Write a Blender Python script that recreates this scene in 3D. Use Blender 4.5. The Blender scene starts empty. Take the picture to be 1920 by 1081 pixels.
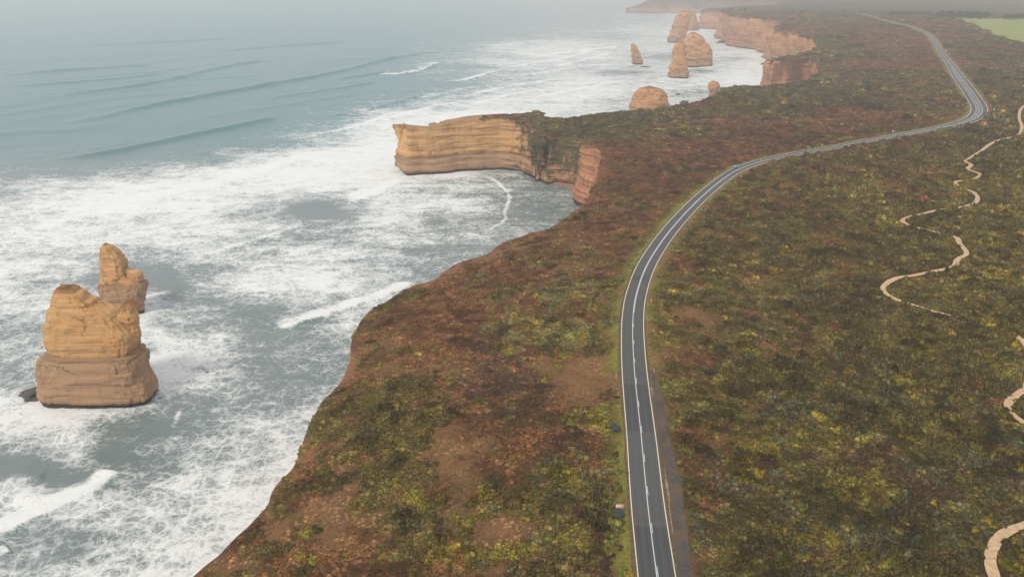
import bpy, bmesh, math, random
import numpy as np
from mathutils import Vector, kdtree
from mathutils.geometry import delaunay_2d_cdt
R = math.radians
SC = bpy.context.scene
COL = SC.collection
rng = np.random.default_rng(11)
random.seed(5)

# ------------------------------------------------------------------ camera
CAMH = 100.0
F = 1450.0                       # focal length in pixels of the 1920 wide photograph
PITCH = math.atan((540.5 + 45.0) / F)
cd = bpy.data.cameras.new('camera'); cam = bpy.data.objects.new('camera', cd); COL.objects.link(cam)
cam.location = (0, 0, CAMH); cam.rotation_euler = (R(90) - PITCH, 0, 0)
cd.sensor_width = 36; cd.lens = 36 * F / 1920; cd.clip_start = 1; cd.clip_end = 30000
SC.camera = cam
# ------------------------------------------------------------------ sky, sun, exposure (overcast)
SUN_EL, SUN_AZ = R(48), R(215)
world = bpy.data.worlds.new("World"); SC.world = world; world.use_nodes = True
nt = world.node_tree; nt.nodes.clear()
wo = nt.nodes.new('ShaderNodeOutputWorld'); bg = nt.nodes.new('ShaderNodeBackground')
sky = nt.nodes.new('ShaderNodeTexSky'); sky.sky_type = 'NISHITA'; sky.sun_disc = False
sky.sun_elevation = SUN_EL; sky.sun_rotation = SUN_AZ; sky.dust_density = 4; sky.air_density = 1.0
mx = nt.nodes.new('ShaderNodeMix'); mx.data_type = 'RGBA'; mx.inputs[0].default_value = 0.82
mx.inputs[7].default_value = (8.45, 8.45, 8.4, 1)
nt.links.new(sky.outputs[0], mx.inputs[6]); nt.links.new(mx.outputs[2], bg.inputs[0])
bg.inputs[1].default_value = 0.10; nt.links.new(bg.outputs[0], wo.inputs[0])
sd = bpy.data.lights.new('sun', 'SUN'); sd.energy = 2.0; sd.angle = R(10); sd.color = (1, .93, .80)
sun = bpy.data.objects.new('sun', sd); COL.objects.link(sun)
# light travels from the sun; sun stands behind the viewer to the left
sx, sy = math.sin(SUN_AZ), math.cos(SUN_AZ)
sun.rotation_euler = Vector((sx * math.cos(SUN_EL), sy * math.cos(SUN_EL), math.sin(SUN_EL))).to_track_quat('Z', 'Y').to_euler()
SC.view_settings.view_transform = 'Standard'; SC.view_settings.look = 'None'
SC.view_settings.gamma = 1; SC.view_settings.exposure = 0.1
SC.cycles.volume_bounces = 1; SC.cycles.max_bounces = 6; SC.cycles.transparent_max_bounces = 8
SEA = -45.0

# ------------------------------------------------------------------ helpers
cp, sp_ = math.cos(PITCH), math.sin(PITCH)
def P(px, py, z=0.0):
    """where the sight line of a photo pixel meets the level z"""
    x = (px - 960) / F; u = (540.5 - py) / F
    dy, dz = cp + u * sp_, -sp_ + u * cp
    t = (z - CAMH) / dz
    return np.array([x * t, dy * t, z])
def Pplane(px, py, Y):
    x = (px - 960) / F; u = (540.5 - py) / F
    dy, dz = cp + u * sp_, -sp_ + u * cp
    t = Y / dy
    return np.array([x * t, Y, CAMH + dz * t])
def toPix(x, y, z):
    f = y * cp - (z - CAMH) * sp_
    up = y * sp_ + (z - CAMH) * cp
    f = np.maximum(f, 1.0)
    return 960 + F * x / f, 540.5 - F * up / f
def hsh(i, j, k, s):
    h = (i.astype(np.int64) * 374761393 + j.astype(np.int64) * 668265263 + k.astype(np.int64) * 2147483647 + s * 1274126177) & 0xffffffff
    h = ((h ^ (h >> 13)) * 1274126177) & 0xffffffff
    h = h ^ (h >> 16)
    return (h & 0xffffff) / float(0xffffff)
def vn(x, y, z=None, s=0):
    x = np.asarray(x, float); y = np.asarray(y, float)
    z = np.zeros_like(x) if z is None else np.asarray(z, float)
    i, j, k = np.floor(x), np.floor(y), np.floor(z)
    fx, fy, fz = x - i, y - j, z - k
    fx, fy, fz = [f * f * (3 - 2 * f) for f in (fx, fy, fz)]
    r = 0
    for a in (0, 1):
        for b in (0, 1):
            for c in (0, 1):
                w = (fx if a else 1 - fx) * (fy if b else 1 - fy) * (fz if c else 1 - fz)
                r = r + w * hsh(i + a, j + b, k + c, s)
    return r * 2 - 1
def fbm(x, y, z=None, s=0, o=4):
    r = 0; a = 1; f = 1; t = 0
    for q in range(o):
        r = r + a * vn(np.asarray(x) * f + 17.3 * q, np.asarray(y) * f - 9.1 * q, None if z is None else np.asarray(z) * f, s + q)
        t += a; a *= .5; f *= 2.03
    return r / t
def sst(a, b, x):
    t = np.clip((x - a) / (b - a), 0, 1); return t * t * (3 - 2 * t)
def catmull(pts, step):
    pts = np.asarray(pts, float); out = []
    n = len(pts)
    for i in range(n - 1):
        p0 = pts[max(i - 1, 0)]; p1 = pts[i]; p2 = pts[i + 1]; p3 = pts[min(i + 2, n - 1)]
        L = np.hypot(*(p2 - p1)[:2]); st = step(p1) if callable(step) else step
        m = max(1, int(L / st))
        for k in range(m):
            t = k / m
            # tangents limited for uneven spacing
            l0 = max(np.hypot(*(p1 - p0)[:2]), 1e-3); l2 = max(np.hypot(*(p3 - p2)[:2]), 1e-3)
            m1 = ((p2 - p1) / max(L, 1e-3) + ((p1 - p0) / l0 if i > 0 else (p2 - p1) / max(L, 1e-3))) * .5 * L
            m2 = ((p2 - p1) / max(L, 1e-3) + ((p3 - p2) / l2 if i < n - 2 else (p2 - p1) / max(L, 1e-3))) * .5 * L
            h = (2*t**3-3*t*t+1)*p1 + (t**3-2*t*t+t)*m1 + (-2*t**3+3*t*t)*p2 + (t**3-t*t)*m2
            out.append(h)
    out.append(pts[-1]); return np.array(out)
def mesh_obj(name, V, Fc, mat, parent=None, smooth=True):
    me = bpy.data.meshes.new(name)
    V = np.asarray(V, float); me.vertices.add(len(V)); me.vertices.foreach_set('co', V.ravel())
    if isinstance(Fc, np.ndarray):
        n, k = Fc.shape
        me.loops.add(n * k); me.loops.foreach_set('vertex_index', Fc.ravel().astype(np.int32))
        me.polygons.add(n); me.polygons.foreach_set('loop_start', np.arange(0, n * k, k, dtype=np.int32))
        me.polygons.foreach_set('loop_total', np.full(n, k, np.int32))
    else:
        fl = [i for f in Fc for i in f]; ls = np.cumsum([0] + [len(f) for f in Fc])[:-1]
        me.loops.add(len(fl)); me.loops.foreach_set('vertex_index', np.array(fl, np.int32))
        me.polygons.add(len(Fc)); me.polygons.foreach_set('loop_start', ls.astype(np.int32))
        me.polygons.foreach_set('loop_total', np.array([len(f) for f in Fc], np.int32))
    me.update(calc_edges=True); me.validate()
    if smooth: me.polygons.foreach_set('use_smooth', np.ones(len(me.polygons), bool))
    if mat: me.materials.append(mat)
    o = bpy.data.objects.new(name, me); COL.objects.link(o)
    if parent: o.parent = parent
    return o
def fattr(o, name, a):
    at = o.data.attributes.new(name, 'FLOAT', 'POINT'); at.data.foreach_set('value', np.asarray(a, np.float32))
def cattr(o, name, a):
    at = o.data.attributes.new(name, 'FLOAT_COLOR', 'POINT')
    a = np.concatenate([a, np.ones((len(a), 1))], 1); at.data.foreach_set('color', a.astype(np.float32).ravel())
def grid_faces(n, m):
    i = np.arange(n - 1)[:, None] * m + np.arange(m - 1)[None, :]
    return np.stack([i, i + 1, i + m + 1, i + m], -1).reshape(-1, 4)
def tag(o, label=None, cat=None, group=None, kind=None):
    if label: o['label'] = label
    if cat: o['category'] = cat
    if group: o['group'] = group
    if kind: o['kind'] = kind
    return o
def empty(name, loc, rz=0):
    o = bpy.data.objects.new(name, None); COL.objects.link(o); o.location = loc; o.rotation_euler = (0, 0, rz); return o

# ------------------------------------------------------------------ material kit
class NT:
    def __init__(s, name, rough=.9, spec=.3):
        s.m = bpy.data.materials.new(name); s.m.use_nodes = True; s.t = s.m.node_tree
        s.b = s.t.nodes['Principled BSDF']; s.b.inputs['Roughness'].default_value = rough
        s.b.inputs['Specular IOR Level'].default_value = spec
    def n(s, t, **k):
        o = s.t.nodes.new(t)
        for a, b in k.items(): setattr(o, a, b)
        return o
    def l(s, a, b): s.t.links.new(a, b)
    def set(s, inp, v):
        if hasattr(v, 'is_output') or isinstance(v, bpy.types.NodeSocket): s.l(v, inp)
        else: inp.default_value = v
    def math(s, op, a, b=0.0, c=0.0, clamp=False):
        o = s.n('ShaderNodeMath', operation=op); o.use_clamp = clamp
        for i, v in enumerate((a, b, c)): s.set(o.inputs[i], v)
        return o.outputs[0]
    def mr(s, v, a, b, c=0., d=1., st='SMOOTHSTEP'):
        o = s.n('ShaderNodeMapRange', interpolation_type=st)
        for i, q in enumerate((v, a, b, c, d)): s.set(o.inputs[i], q)
        return o.outputs[0]
    def mix(s, f, a, b, mode='MIX'):
        o = s.n('ShaderNodeMix', data_type='RGBA', blend_type=mode); o.clamp_factor = True
        for i, q in ((0, f), (6, a), (7, b)):
            if i and isinstance(q, tuple) and len(q) == 3: q = q + (1,)
            s.set(o.inputs[i], q)
        return o.outputs[2]
    def pos(s): return s.n('ShaderNodeNewGeometry').outputs['Position']
    def scale(s, v, sc):
        o = s.n('ShaderNodeVectorMath', operation='MULTIPLY'); s.set(o.inputs[0], v); o.inputs[1].default_value = sc; return o.outputs[0]
    def noise(s, v, sc, det=4, rough=.55, dist=0, out=0):
        o = s.n('ShaderNodeTexNoise'); s.set(o.inputs['Vector'], v); o.inputs['Scale'].default_value = sc
        o.inputs['Detail'].default_value = det; o.inputs['Roughness'].default_value = rough; o.inputs['Distortion'].default_value = dist
        return o.outputs[out]
    def vor(s, v, sc, feat='DISTANCE_TO_EDGE'):
        o = s.n('ShaderNodeTexVoronoi', feature=feat); s.set(o.inputs['Vector'], v); o.inputs['Scale'].default_value = sc
        return o.outputs['Distance']
    def attr(s, name, typ='GEOMETRY', out='Fac'):
        o = s.n('ShaderNodeAttribute', attribute_name=name, attribute_type=typ); return o.outputs[out]
    def bump(s, h, st=.5, dist=1.):
        o = s.n('ShaderNodeBump'); o.inputs['Strength'].default_value = st; o.inputs['Distance'].default_value = dist
        s.l(h, o.inputs['Height']); s.l(o.outputs[0], s.b.inputs['Normal'])
    def col(s, c): s.set(s.b.inputs['Base Color'], c if not (isinstance(c, tuple) and len(c) == 3) else c + (1,)); return s.m
def plain(name, c, rough=.6):
    m = NT(name, rough); q = m.pos(); n = m.noise(q, 3.0, 3)
    return m.col(m.mix(m.mr(n, .3, .7, 0, .35), c, tuple(v * .7 for v in c)))

# ------------------------------------------------------------------ land elevation field
def la(x, y): return np.arctan2(x, y) / .10, np.log(np.hypot(x, y)) / .16
EL = [(1230,1081,0),(1190,600,0),(1300,400,-1),(1400,320,0),(1640,260,0),(1830,210,1),(1790,135,3),(1740,70,8),(1640,32,14),
      (700,1000,-3),(800,750,-2),(950,560,-2),(1000,900,0),(450,1075,-7),(560,900,-6),(650,700,-5),(760,560,-5),(900,480,-3),(1050,420,-3),
      (1127,310,-2),(1150,263,-3),(1250,258,-1),(1110,243,-15),(1160,235,-13),(1230,228,-9),(1320,205,-6),(1400,185,-4),(1450,200,-2),
      (1500,165,-4),(1560,140,-1),(1550,100,3),(1530,70,10),(1560,48,14),(1500,30,17),(1600,170,-2),(1600,220,-1),(1650,110,2),
      (1900,1000,0),(1500,900,-1),(1500,600,-1),(1900,700,1),(1900,500,3),(1700,400,1),(1900,300,4),(1900,200,4),(1880,120,5),(1880,60,9),(1900,36,12),(1760,36,12),
      (1600,20,8),(1850,18,6)]
ELw = np.array([P(a, b, c) for a, b, c in EL]); ELu = np.stack(la(ELw[:, 0], ELw[:, 1]), 1)
def zbase(x, y):
    x = np.atleast_1d(np.asarray(x, float)); y = np.atleast_1d(np.asarray(y, float))
    u, v = la(x, np.maximum(y, 60)); num = np.zeros_like(x); den = np.zeros_like(x) + 1e-12
    for (cu, cv), (_, _, z) in zip(ELu, ELw):
        w = np.exp(-((u - cu) ** 2 + (v - cv) ** 2) * .5) + 1e-6 / (1 + (u - cu) ** 2 + (v - cv) ** 2)
        num += w * z; den += w
    return num / den
def PL(px, py):
    z = 0.
    for _ in range(12):
        w = P(px, py, z); z = .5 * z + .5 * float(zbase(w[0], w[1])[0])
    return P(px, py, z)

# ------------------------------------------------------------------ coastline (station: x, y, rim z, cliff setback, red tint, green, smooth)
CO = []
def rim(px, py, z, w=5, tint=.6, veg=.3): q = P(px, py, z); CO.append((q[0], q[1], z, w, tint, veg, 0))
def base(px, py, z, w=2, tint=0, veg=0): q = P(px, py, SEA); CO.append((q[0], q[1], z, w, tint, veg, 1))
def wld(x, y, z, w=5, tint=.5, veg=.3): CO.append((x, y, z, w, tint, veg, 0))
wld(-230, -60, -12); wld(-120, 60, -11)
for a, b, c in [(250,1220,-10),(366.6,1081,-9),(423,1026,-8.5),(472,975,-8.5),(502,947,-8),(511,922,-8),(550,876,-7.5),(564,837,-7.5),(582,792,-7),(600,760,-7),
                (615,738,-7),(631,720,-7),(652,672,-6.5),(665,628,-6.5),(678,598,-6.5),(696,579,-6.5),(722,563,-6),(766,537,-6),(818,520,-5.5),
                (826,511,-5.5),(870,489,-5),(911,478,-5),(925,465,-5),(944,454,-5),(985,440,-4.5),(1025,430,-4.5),(1061,407,-4.5),(1086,388,-4.5),(1095,379,-4.5),(1102,369,-4)]:
    rim(a, b, c)
for a, b, c in [(1112,350,-4),(1118,330,-3.5),(1124,312,-3),(1127,296,-3),(1122,281,-3),(1110,273.5,-3),(1100,272,-4)]: rim(a, b, c, 3, .9, .1)
rim(1093,268,-8,4,.6,.5)
for a, b, c in [(1084,350,-11),(1066,345,-12),(1044,342,-13),(1030,345,-13),(1014,338,-13),(1006,344,-12),(992,331,-11)]: base(a, b, c, 5, .4, .56)
base(970,321,-6,3,.15,.35); base(941,318.7,-4.5,2,0,0)
fr = [(905,320,-5),(877,321,-5.5),(840,324.5,-6.5),(822,326.3,-7.5),(811,327,-9.6),(800,328,-8),(785,329,-7.8),(766,330.5,-7.8)]
for a, b, c in fr: base(a, b, c, 1.5, 0, 0)
base(753,326.5,-8.2,8,0,0); base(744,320,-8.8,10,0,0); base(742,313,-9,10,0,0)
for (a, b, c), off in zip(fr[::-1], [26, 26, 26, 26, 27, 28, 30, 32]):
    q = P(a, b, SEA); wld(q[0] + {26: 3}.get(off, 2) + (14 if a < 770 else 5 if a < 790 else 0), q[1] + off - (11 if a < 770 else 3 if a < 790 else 0), c - .8, 3, 0, .3)
q = P(941, 318.7, SEA); wld(q[0] + 3, q[1] + 38, -7, 6, .2, .6); q = P(970, 321, SEA); wld(q[0] + 6, q[1] + 52, -8, 8, .2, .6)
for a, b, c in [(1013,216,-13),(1036,226.5,-14),(1058,225.7,-14),(1088,220,-13),(1120,215,-12),(1180,208.7,-10),(1229,204,-9),(1255,201,-8),(1278,197.6,-7.5),(1300,193,-7),
                (1318,188.7,-7),(1340,177,-7),(1349,171,-6),(1362,165.5,-6),(1384,163,-5),(1428,163.5,-5)]: rim(a, b, c, 10, .5, .6)
rim(1455,160,-5,4,.8,.3); rim(1492,157,-5,4,.8,.3)
for a, b, c in [(1504,168,-4),(1490,172,-4),(1462,174,-3),(1442,175,-4)]: base(a, b, c, 2, .7, 0)
base(1433,172,-9,3,.85,0); base(1432,164,-9,3,.85,0)
for a, b, c in [(1440,168,-6),(1462,166,-3.5),(1492,163,0),(1515,158,4)]: base(a, b, c, 3, .8, .1)
for a, b, c in [(1512,142,9),(1482,130,10),(1458,123.5,12)]: base(a, b, c, 4, .65, 0)
base(1440,120.5,12.5,6,.65,0); base(1438,116,13,5,.6,0); base(1448,110,13,5,.6,0)
for a, b, c in [(1450,101,16),(1437,98.5,17),(1415,95,18),(1395,92,19),(1369,88.5,19),(1358,80,18),(1347,70,17)]: base(a, b, c, 4, .75, 0)
for a, b, c in [(1352,64,14),(1350,58,8),(1338,55,4),(1325,54.3,4),(1313,53.5,3)]: base(a, b, c, 4, .65, 0)
base(1309,51,2,4,.6,0); base(1325,47,2,5,.6,.2); base(1420,38,2,6,.6,.3); base(1440,30,-5,6,.5,.4)
for a, b, c in [(1330,25.5,-26),(1273,24.5,-28),(1220,24.3,-28),(1177,23.5,-28)]: base(a, b, c, 3, .4, .3)
base(1174,22,-29,4,.4,.3); base(1260,16,-29,4,.4,.3); base(1500,3,-29,5,.4,.3); base(1700,-8,-20,5,.4,.3)
wld(5200, 9300, -10)
coast = catmull(CO, lambda p: max(1.2, .0045 * math.hypot(p[0], p[1])))
# jagged edge
d = np.gradient(coast[:, :2], axis=0); L = np.hypot(d[:, 0], d[:, 1])[:, None]; nrm = np.stack([-d[:, 1], d[:, 0]], 1) / L
arc = np.cumsum(np.hypot(*np.diff(coast[:, :2], axis=0, prepend=coast[:1, :2]).T))
coast[:, :2] -= nrm * (coast[:, 3] * coast[:, 6])[:, None]; coast = coast[:, :6]
rr = np.hypot(coast[:, 0], coast[:, 1])
am = np.clip(rr * .0035, .5, 3.5)
sharp = sst(5, 1.5, coast[:, 3]) * .35
coast[:, :2] += nrm * ((fbm(arc / 22, arc * 0, s=3, o=3) * am * 1.5 + fbm(arc / 5, arc * 0, s=4, o=3) * am * .8) * (1 - sharp))[:, None]
d = np.gradient(coast[:, :2], axis=0); L = np.hypot(d[:, 0], d[:, 1])[:, None]; nrm = np.stack([-d[:, 1], d[:, 0]], 1) / L
for _ in range(6): nrm[1:-1] = (nrm[:-2] + nrm[1:-1] * 2 + nrm[2:]) / 4
nrm /= np.hypot(nrm[:, 0], nrm[:, 1])[:, None]
NC = len(coast)
kd = kdtree.KDTree(NC)
for i, p in enumerate(coast): kd.insert((p[0], p[1], 0), i)
kd.balance()
def coastdist(x, y):
    D = np.empty(len(x)); I = np.empty(len(x), int)
    for k in range(len(x)):
        _, i, dd = kd.find((x[k], y[k], 0)); D[k] = dd; I[k] = i
    return D, I
poly = np.concatenate([coast[:, :2], [[9200, 9300], [9200, -60]]])
def inside(x, y):
    x = np.asarray(x); y = np.asarray(y); r = np.zeros(x.shape, bool)
    X, Y = poly[:, 0], poly[:, 1]; j = len(poly) - 1
    for i in range(len(poly)):
        if Y[i] != Y[j]:
            c = ((Y[i] > y) != (Y[j] > y)) & (x < (X[j] - X[i]) * (y - Y[i]) / (Y[j] - Y[i]) + X[i]); r ^= c
        j = i
    return r

# ------------------------------------------------------------------ road, path, track lines
RD = [(1262,1330,3.6),(1245,1190,3.6),(1231.5,1081,3.6),(1215,950,3.6),(1202.5,820,3.6),(1190,700,3.6),(1186.5,640,3.6),(1186.5,600,3.6),(1191,560,3.6),(1211,500,3.6),(1243,449,3.6),
      (1285,399,3.6),(1325,360,3.6),(1355,336,3.6),(1384,318,3.6),(1430,302,3.6),(1500,287,3.6),(1560,276.5,3.6),(1620,265.5,3.6),(1664,257.5,3.6),(1712,248.5,3.7),(1760,240,4.0),
      (1797,232,4.8),(1823,223,5.4),(1834,213,5.8),(1836,203,6.),(1828,187.6,6.2),(1815,168,6.2),(1803,152,6.2),(1792,137,5.6),(1781,120,4.6),(1770,106,3.8),
      (1756,84,3.6),(1744,67,3.6),(1732,59,3.6),(1712,51.7,3.6),(1688,45.7,3.6),(1664,39.7,3.6),(1645,35,3.6),(1630,29.5,3.6),(1606,25,3.6),(1570,21,3.6)]
rdp = [];
for a, b, c in RD: w = PL(a, min(b, 1330)); rdp.append((w[0], w[1], c))
road = catmull(rdp, lambda p: max(1.5, .006 * math.hypot(p[0], p[1])))
PT = [(1903,165),(1925,160),(1935,185),(1914,205),(1911,222),(1916,240),(1905,255),(1873,263),(1854,272),(1837,285),(1815,298),(1809,302),(1821,309),(1815,317),(1838,327),(1824,336),(1792,341),(1797,350),(1826,361),(1828,380),(1798,389),
      (1764,393),(1730,401),(1698,409),(1692,415),(1707,423),(1732,430),(1762,437),(1792,445),(1798,455),(1812,476),(1796,486),(1787,500),(1747,509),(1709,517),(1685,520),
      (1656,540),(1669,556),(1713,572),(1751,584),(1790,594),(1850,605),(1915,637),(1930,690),(1922,728),(1901,744),(1889,760),(1899,776),(1925,795),(1990,840),(2010,920),(1940,975),
      (1882,1000),(1862,1024),(1856,1045),(1866,1085),(1900,1160)]
ptp = []
for a, b in PT: w = PL(a, b); ptp.append((w[0], w[1], 1.1))
path = catmull(ptp, lambda p: max(1., .005 * math.hypot(p[0], p[1])))
TK = [(1224,694),(1231,730),(1241,790),(1251,850),(1264,905),(1274,980),(1281,1061),(1290,1120),(1310,1250)]
tkp = [];
for i, (a, b) in enumerate(TK): w = PL(a, b); tkp.append((w[0], w[1], [.5, 1.0, 1.25, 1.3, 1.4, 1.4, 1.4, 1.4, 1.4][i]))
track = catmull(tkp, 1.5)
def mkkd(pl):
    k = kdtree.KDTree(len(pl))
    for i, p in enumerate(pl): k.insert((p[0], p[1], 0), i)
    k.balance(); return k
kr, kp, kt = mkkd(road), mkkd(path), mkkd(track)
def linedist(k, x, y):
    D = np.empty(len(x)); I = np.empty(len(x), int)
    for q in range(len(x)):
        _, i, dd = k.find((x[q], y[q], 0)); D[q] = dd; I[q] = i
    return D, I
FIELD = [P(1786, 37.5, 11)[:2], P(1862, 36, 11)[:2], P(1990, 36, 11)[:2], P(2100, 60, 9)[:2], P(1990, 92, 6)[:2], P(1925, 82, 8)[:2], P(1885, 73, 8)[:2], P(1858, 62, 9)[:2], P(1825, 49, 10)[:2]]

def zland(x, y, D=None, I=None, rdist=None):
    """final height of the ground"""
    x = np.asarray(x, float); y = np.asarray(y, float)
    if D is None: D, I = coastdist(x, y)
    z = zbase(x, y)
    zr = coast[I, 2] - zcoast[I]
    z = z + zr * np.exp(-(D / 26) ** 1.3)
    rl = sst(0, 22, D)
    if rdist is None: rdist = np.minimum(linedist(kr, x, y)[0], linedist(kp, x, y)[0] + 4)
    rf = sst(7, 22, rdist)
    r = np.hypot(x, y)
    z = z + rl * rf * (fbm(x / 45, y / 45, s=21, o=3) * 1.1 + fbm(x / 11, y / 11, s=25, o=2) * .35 * sst(900, 300, r)
                       + fbm(x / 160, y / 160, s=29, o=2) * 2.2 * sst(300, 700, r))
    # rounded edge: the ground rolls over towards the cliff
    z = z + 2.0 * (1 - np.exp(-D / 6.)) * sst(60, 20, D) * .6
    # knoll of the headland
    z = z + 2.5 * np.exp(-((x - KN[0]) ** 2 + (y - KN[1]) ** 2) / (2 * 16 ** 2)) * sst(0, 16, D)
    return z
zcoast = zbase(coast[:, 0], coast[:, 1])
kq = P(975, 212, -7); KN = (kq[0], kq[1] + 4)

# ------------------------------------------------------------------ land cover palette
#        red heath        tan grass        olive          yellow-green     grey-green      pale green       purple-brown
PAL = np.array([(.165,.076,.034), (.235,.132,.060), (.104,.088,.025), (.205,.168,.020), (.080,.079,.046), (.200,.190,.080), (.088,.051,.032)])
LC = [(600,1000,(2.6,4,2,.8,.2,.1,0)),(450,1045,(1,2,3,1,.3,0,0)),(640,930,(1,4.5,1,.3,0,0,0)),(850,850,(2,4.5,.7,.2,0,0,0)),(900,1000,(1.5,3.4,2,.6,.3,.4,0)),(700,790,(.5,.8,4,.7,.2,0,1.5)),(950,740,(2.5,.3,.6,0,0,0,4)),
      (760,660,(2.5,3.2,1,.2,0,0,0)),(690,610,(2.6,1.2,2,.2,0,0,.5)),(850,550,(5,1.5,.4,.1,0,.1,1)),(1000,540,(3.4,1,.8,.4,0,1.6,.5)),(930,480,(4,2,.5,0,0,0,.5)),(1080,620,(1.8,.8,3,.8,.2,1.1,.5)),(1100,690,(1,4,1,1,0,0,0)),
      (1090,830,(.6,.8,3,1.1,.8,.6,.5)),(1050,950,(.8,1,3,.8,.5,.7,1)),(1080,1050,(.5,1.5,3,1,.7,.6,1)),(800,1050,(1.5,3,2.4,1,.6,.4,0)),(1100,450,(4.5,1,1,.2,0,.2,.5)),(1160,400,(4.2,.8,1.4,.1,0,.1,.3)),(1000,440,(4,2.5,.6,0,0,0,0)),
      (1200,330,(5,.8,.6,0,0,0,.4)),(1300,280,(4,.3,.4,0,0,0,2)),(1400,245,(3.6,.4,1.4,.2,.2,0,1.5)),(1500,205,(.8,.3,4,.5,1.6,0,.4)),(1300,213,(.8,.4,4,.5,1.3,.2,.2)),(1120,238,(.3,.3,4,.4,1,0,.4)),(1400,180,(.8,.6,3.6,.4,1.6,.2,.2)),
      (1600,150,(1.8,.8,3,.5,.8,0,.5)),(1560,110,(1.6,.6,3,.4,.8,0,0)),(1680,130,(2.4,1,2,.3,.5,0,.3)),(1720,100,(3.4,1.4,1,0,.2,0,.3)),(1650,95,(4,1.6,1,0,.2,0,0)),(1580,58,(4,1.6,.6,0,.2,0,0)),(1540,80,(.4,.2,4,.3,1,0,0)),(1700,60,(3.2,1.2,1,0,.3,0,0)),(1450,30,(3,.6,2,0,.6,0,.3)),(1600,42,(3.6,1.3,.6,0,.2,0,.3)),(1600,34,(1,.3,3,0,1.5,0,.5)),
      (1700,190,(2,.7,2.8,.3,.8,.1,.6)),(1650,228,(3,1,1.4,.2,.1,.1,.2)),(1300,450,(2.6,1,2.2,.4,.2,.1,.4)),(1400,380,(2.4,1,2,.8,.3,.1,.2)),(1380,600,(2,1,3,.7,.8,.5,.6)),(1290,560,(2,1.1,2.6,.5,.3,.3,.2)),(1300,720,(1,1.5,3,.6,.8,.5,.3)),
      (1500,450,(3,.8,2.6,.6,.3,0,.5)),(1600,340,(3.2,.5,2.2,.6,.1,0,.4)),(1700,290,(2.5,.4,2.6,.4,.1,0,.7)),(1850,310,(.8,.3,3.4,1.5,.4,0,.4)),(1880,450,(.6,.2,3.4,1.7,.4,.1,.5)),(1600,540,(2.0,.4,2.6,.7,.8,0,1)),(1750,620,(.8,.3,3.5,1.6,.9,.1,.7)),
      (1700,760,(.5,.2,3.4,1.3,1.9,.2,1)),(1500,700,(1.6,.5,3,.9,1.4,.2,1)),(1600,900,(.5,.3,3,1.5,2.6,.2,1.5)),(1800,950,(.4,.2,3,1.5,2.6,.2,1.5)),(1400,950,(.8,.5,3,1,2.6,.3,1)),(1330,1000,(.8,1.0,2.6,.6,1,.3,.2)),
      (1900,150,(1,.5,3,.3,1.4,.1,.8)),(1850,105,(1.2,.5,3,.1,1.4,0,1)),(1780,60,(1,.3,3,.1,1.6,0,1)),(1245,640,(1.6,2.6,1.2,1,0,0,0)),(1270,850,(1.8,2.0,1.6,.6,.3,.2,0)),(1300,900,(1.2,2.4,1.6,.4,.5,.2,0)),
      (1700,20,(.2,.2,3,.2,3,0,1)),(1500,12,(.2,.2,3,.2,3,0,1)),(1000,222,(.4,.6,3,.4,.7,0,.4)),(850,226,(1,4,1,.2,0,0,0)),(1890,240,(.6,.8,2.6,1.4,.8,.1,.8))]
LCw = np.array([PL(a, b) for a, b, _ in LC]); LCu = np.stack(la(LCw[:, 0], LCw[:, 1]), 1); LCW = np.array([c for _, _, c in LC], float)
SPOT = [(*PL(a, b)[:2], q) for a, b, q in [(1430,648,6),(1410,520,8),(1300,590,4),(1120,690,8),(1090,705,6),(860,850,8),(940,990,5),(1530,925,2.5),(1180,455,4),(940,470,10),(870,500,7),(800,525,7),(600,960,5),(1560,135,9),(1640,60,20)]]
RDY = road[:int(np.argmax(road[:, 1] > 420))]
SPSC = [(19, 6), (16, 5), (11, 4), (7, 3), (9, 3), (5, 2), (15, 5)]
def cover(x, y, jit=.35, seed=0, D=None):
    u, v = la(x, np.maximum(y, 60)); u = u + fbm(x / 40, y / 40, s=91, o=3) * .5; v = v + fbm(x / 40, y / 40, s=95, o=3) * .35
    W = np.zeros((len(x), 7)); den = np.zeros(len(x)) + 1e-12
    for c, w in zip(LCu, LCW):
        g = np.exp(-((u - c[0]) ** 2 + (v - c[1]) ** 2) * 2.2) + 1e-7
        W += g[:, None] * w; den += g
    W /= den[:, None]
    if D is not None:                              # greener, grassier fringe at the cliff edge
        e = sst(14, 3, D) * (.5 + .5 * fbm(x / 9, y / 9, s=131, o=2)); W[:, 2] += 2.2 * e; W[:, 1] += 1.3 * e
    r = np.hypot(x, y); S = sst(250, 900, r)
    for k, (s1, s2) in enumerate(SPSC):
        n = fbm(x / s1, y / s1, s=200 + 10 * k, o=3) * (1.9 - .9 * S) + fbm(x / s2, y / s2, s=205 + 10 * k, o=2) * (1.4 - .9 * S) + fbm(x / s1 / 4.2, y / s1 / 4.2, s=208 + 10 * k, o=3) * (.5 + 1.5 * S)
        W[:, k] = np.log(W[:, k] + 1e-3) + n * 1.25
    g = np.random.default_rng(seed).gumbel(size=W.shape) * jit
    W[:, 3] -= .05; W[:, 1] -= .1; rgt = sst(0, 25, x - np.interp(y, RDY[:, 1], RDY[:, 0])) * sst(620, 380, y); W[:, 0] += .3 - .55 * rgt; W[:, 2] += .35 * rgt; W[:, 1] -= .3 + .4 * rgt; W[:, 4] -= .1; W[:, 5] -= .2
    for a, b, q in SPOT:
        dd = ((x - a) ** 2 + (y - b) ** 2) / (q * q); W[:, 1] += 3.2 * np.exp(-dd) * (1 + .8 * fbm(x / 4, y / 4, s=140, o=2))
    W = W + g
    return W
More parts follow.
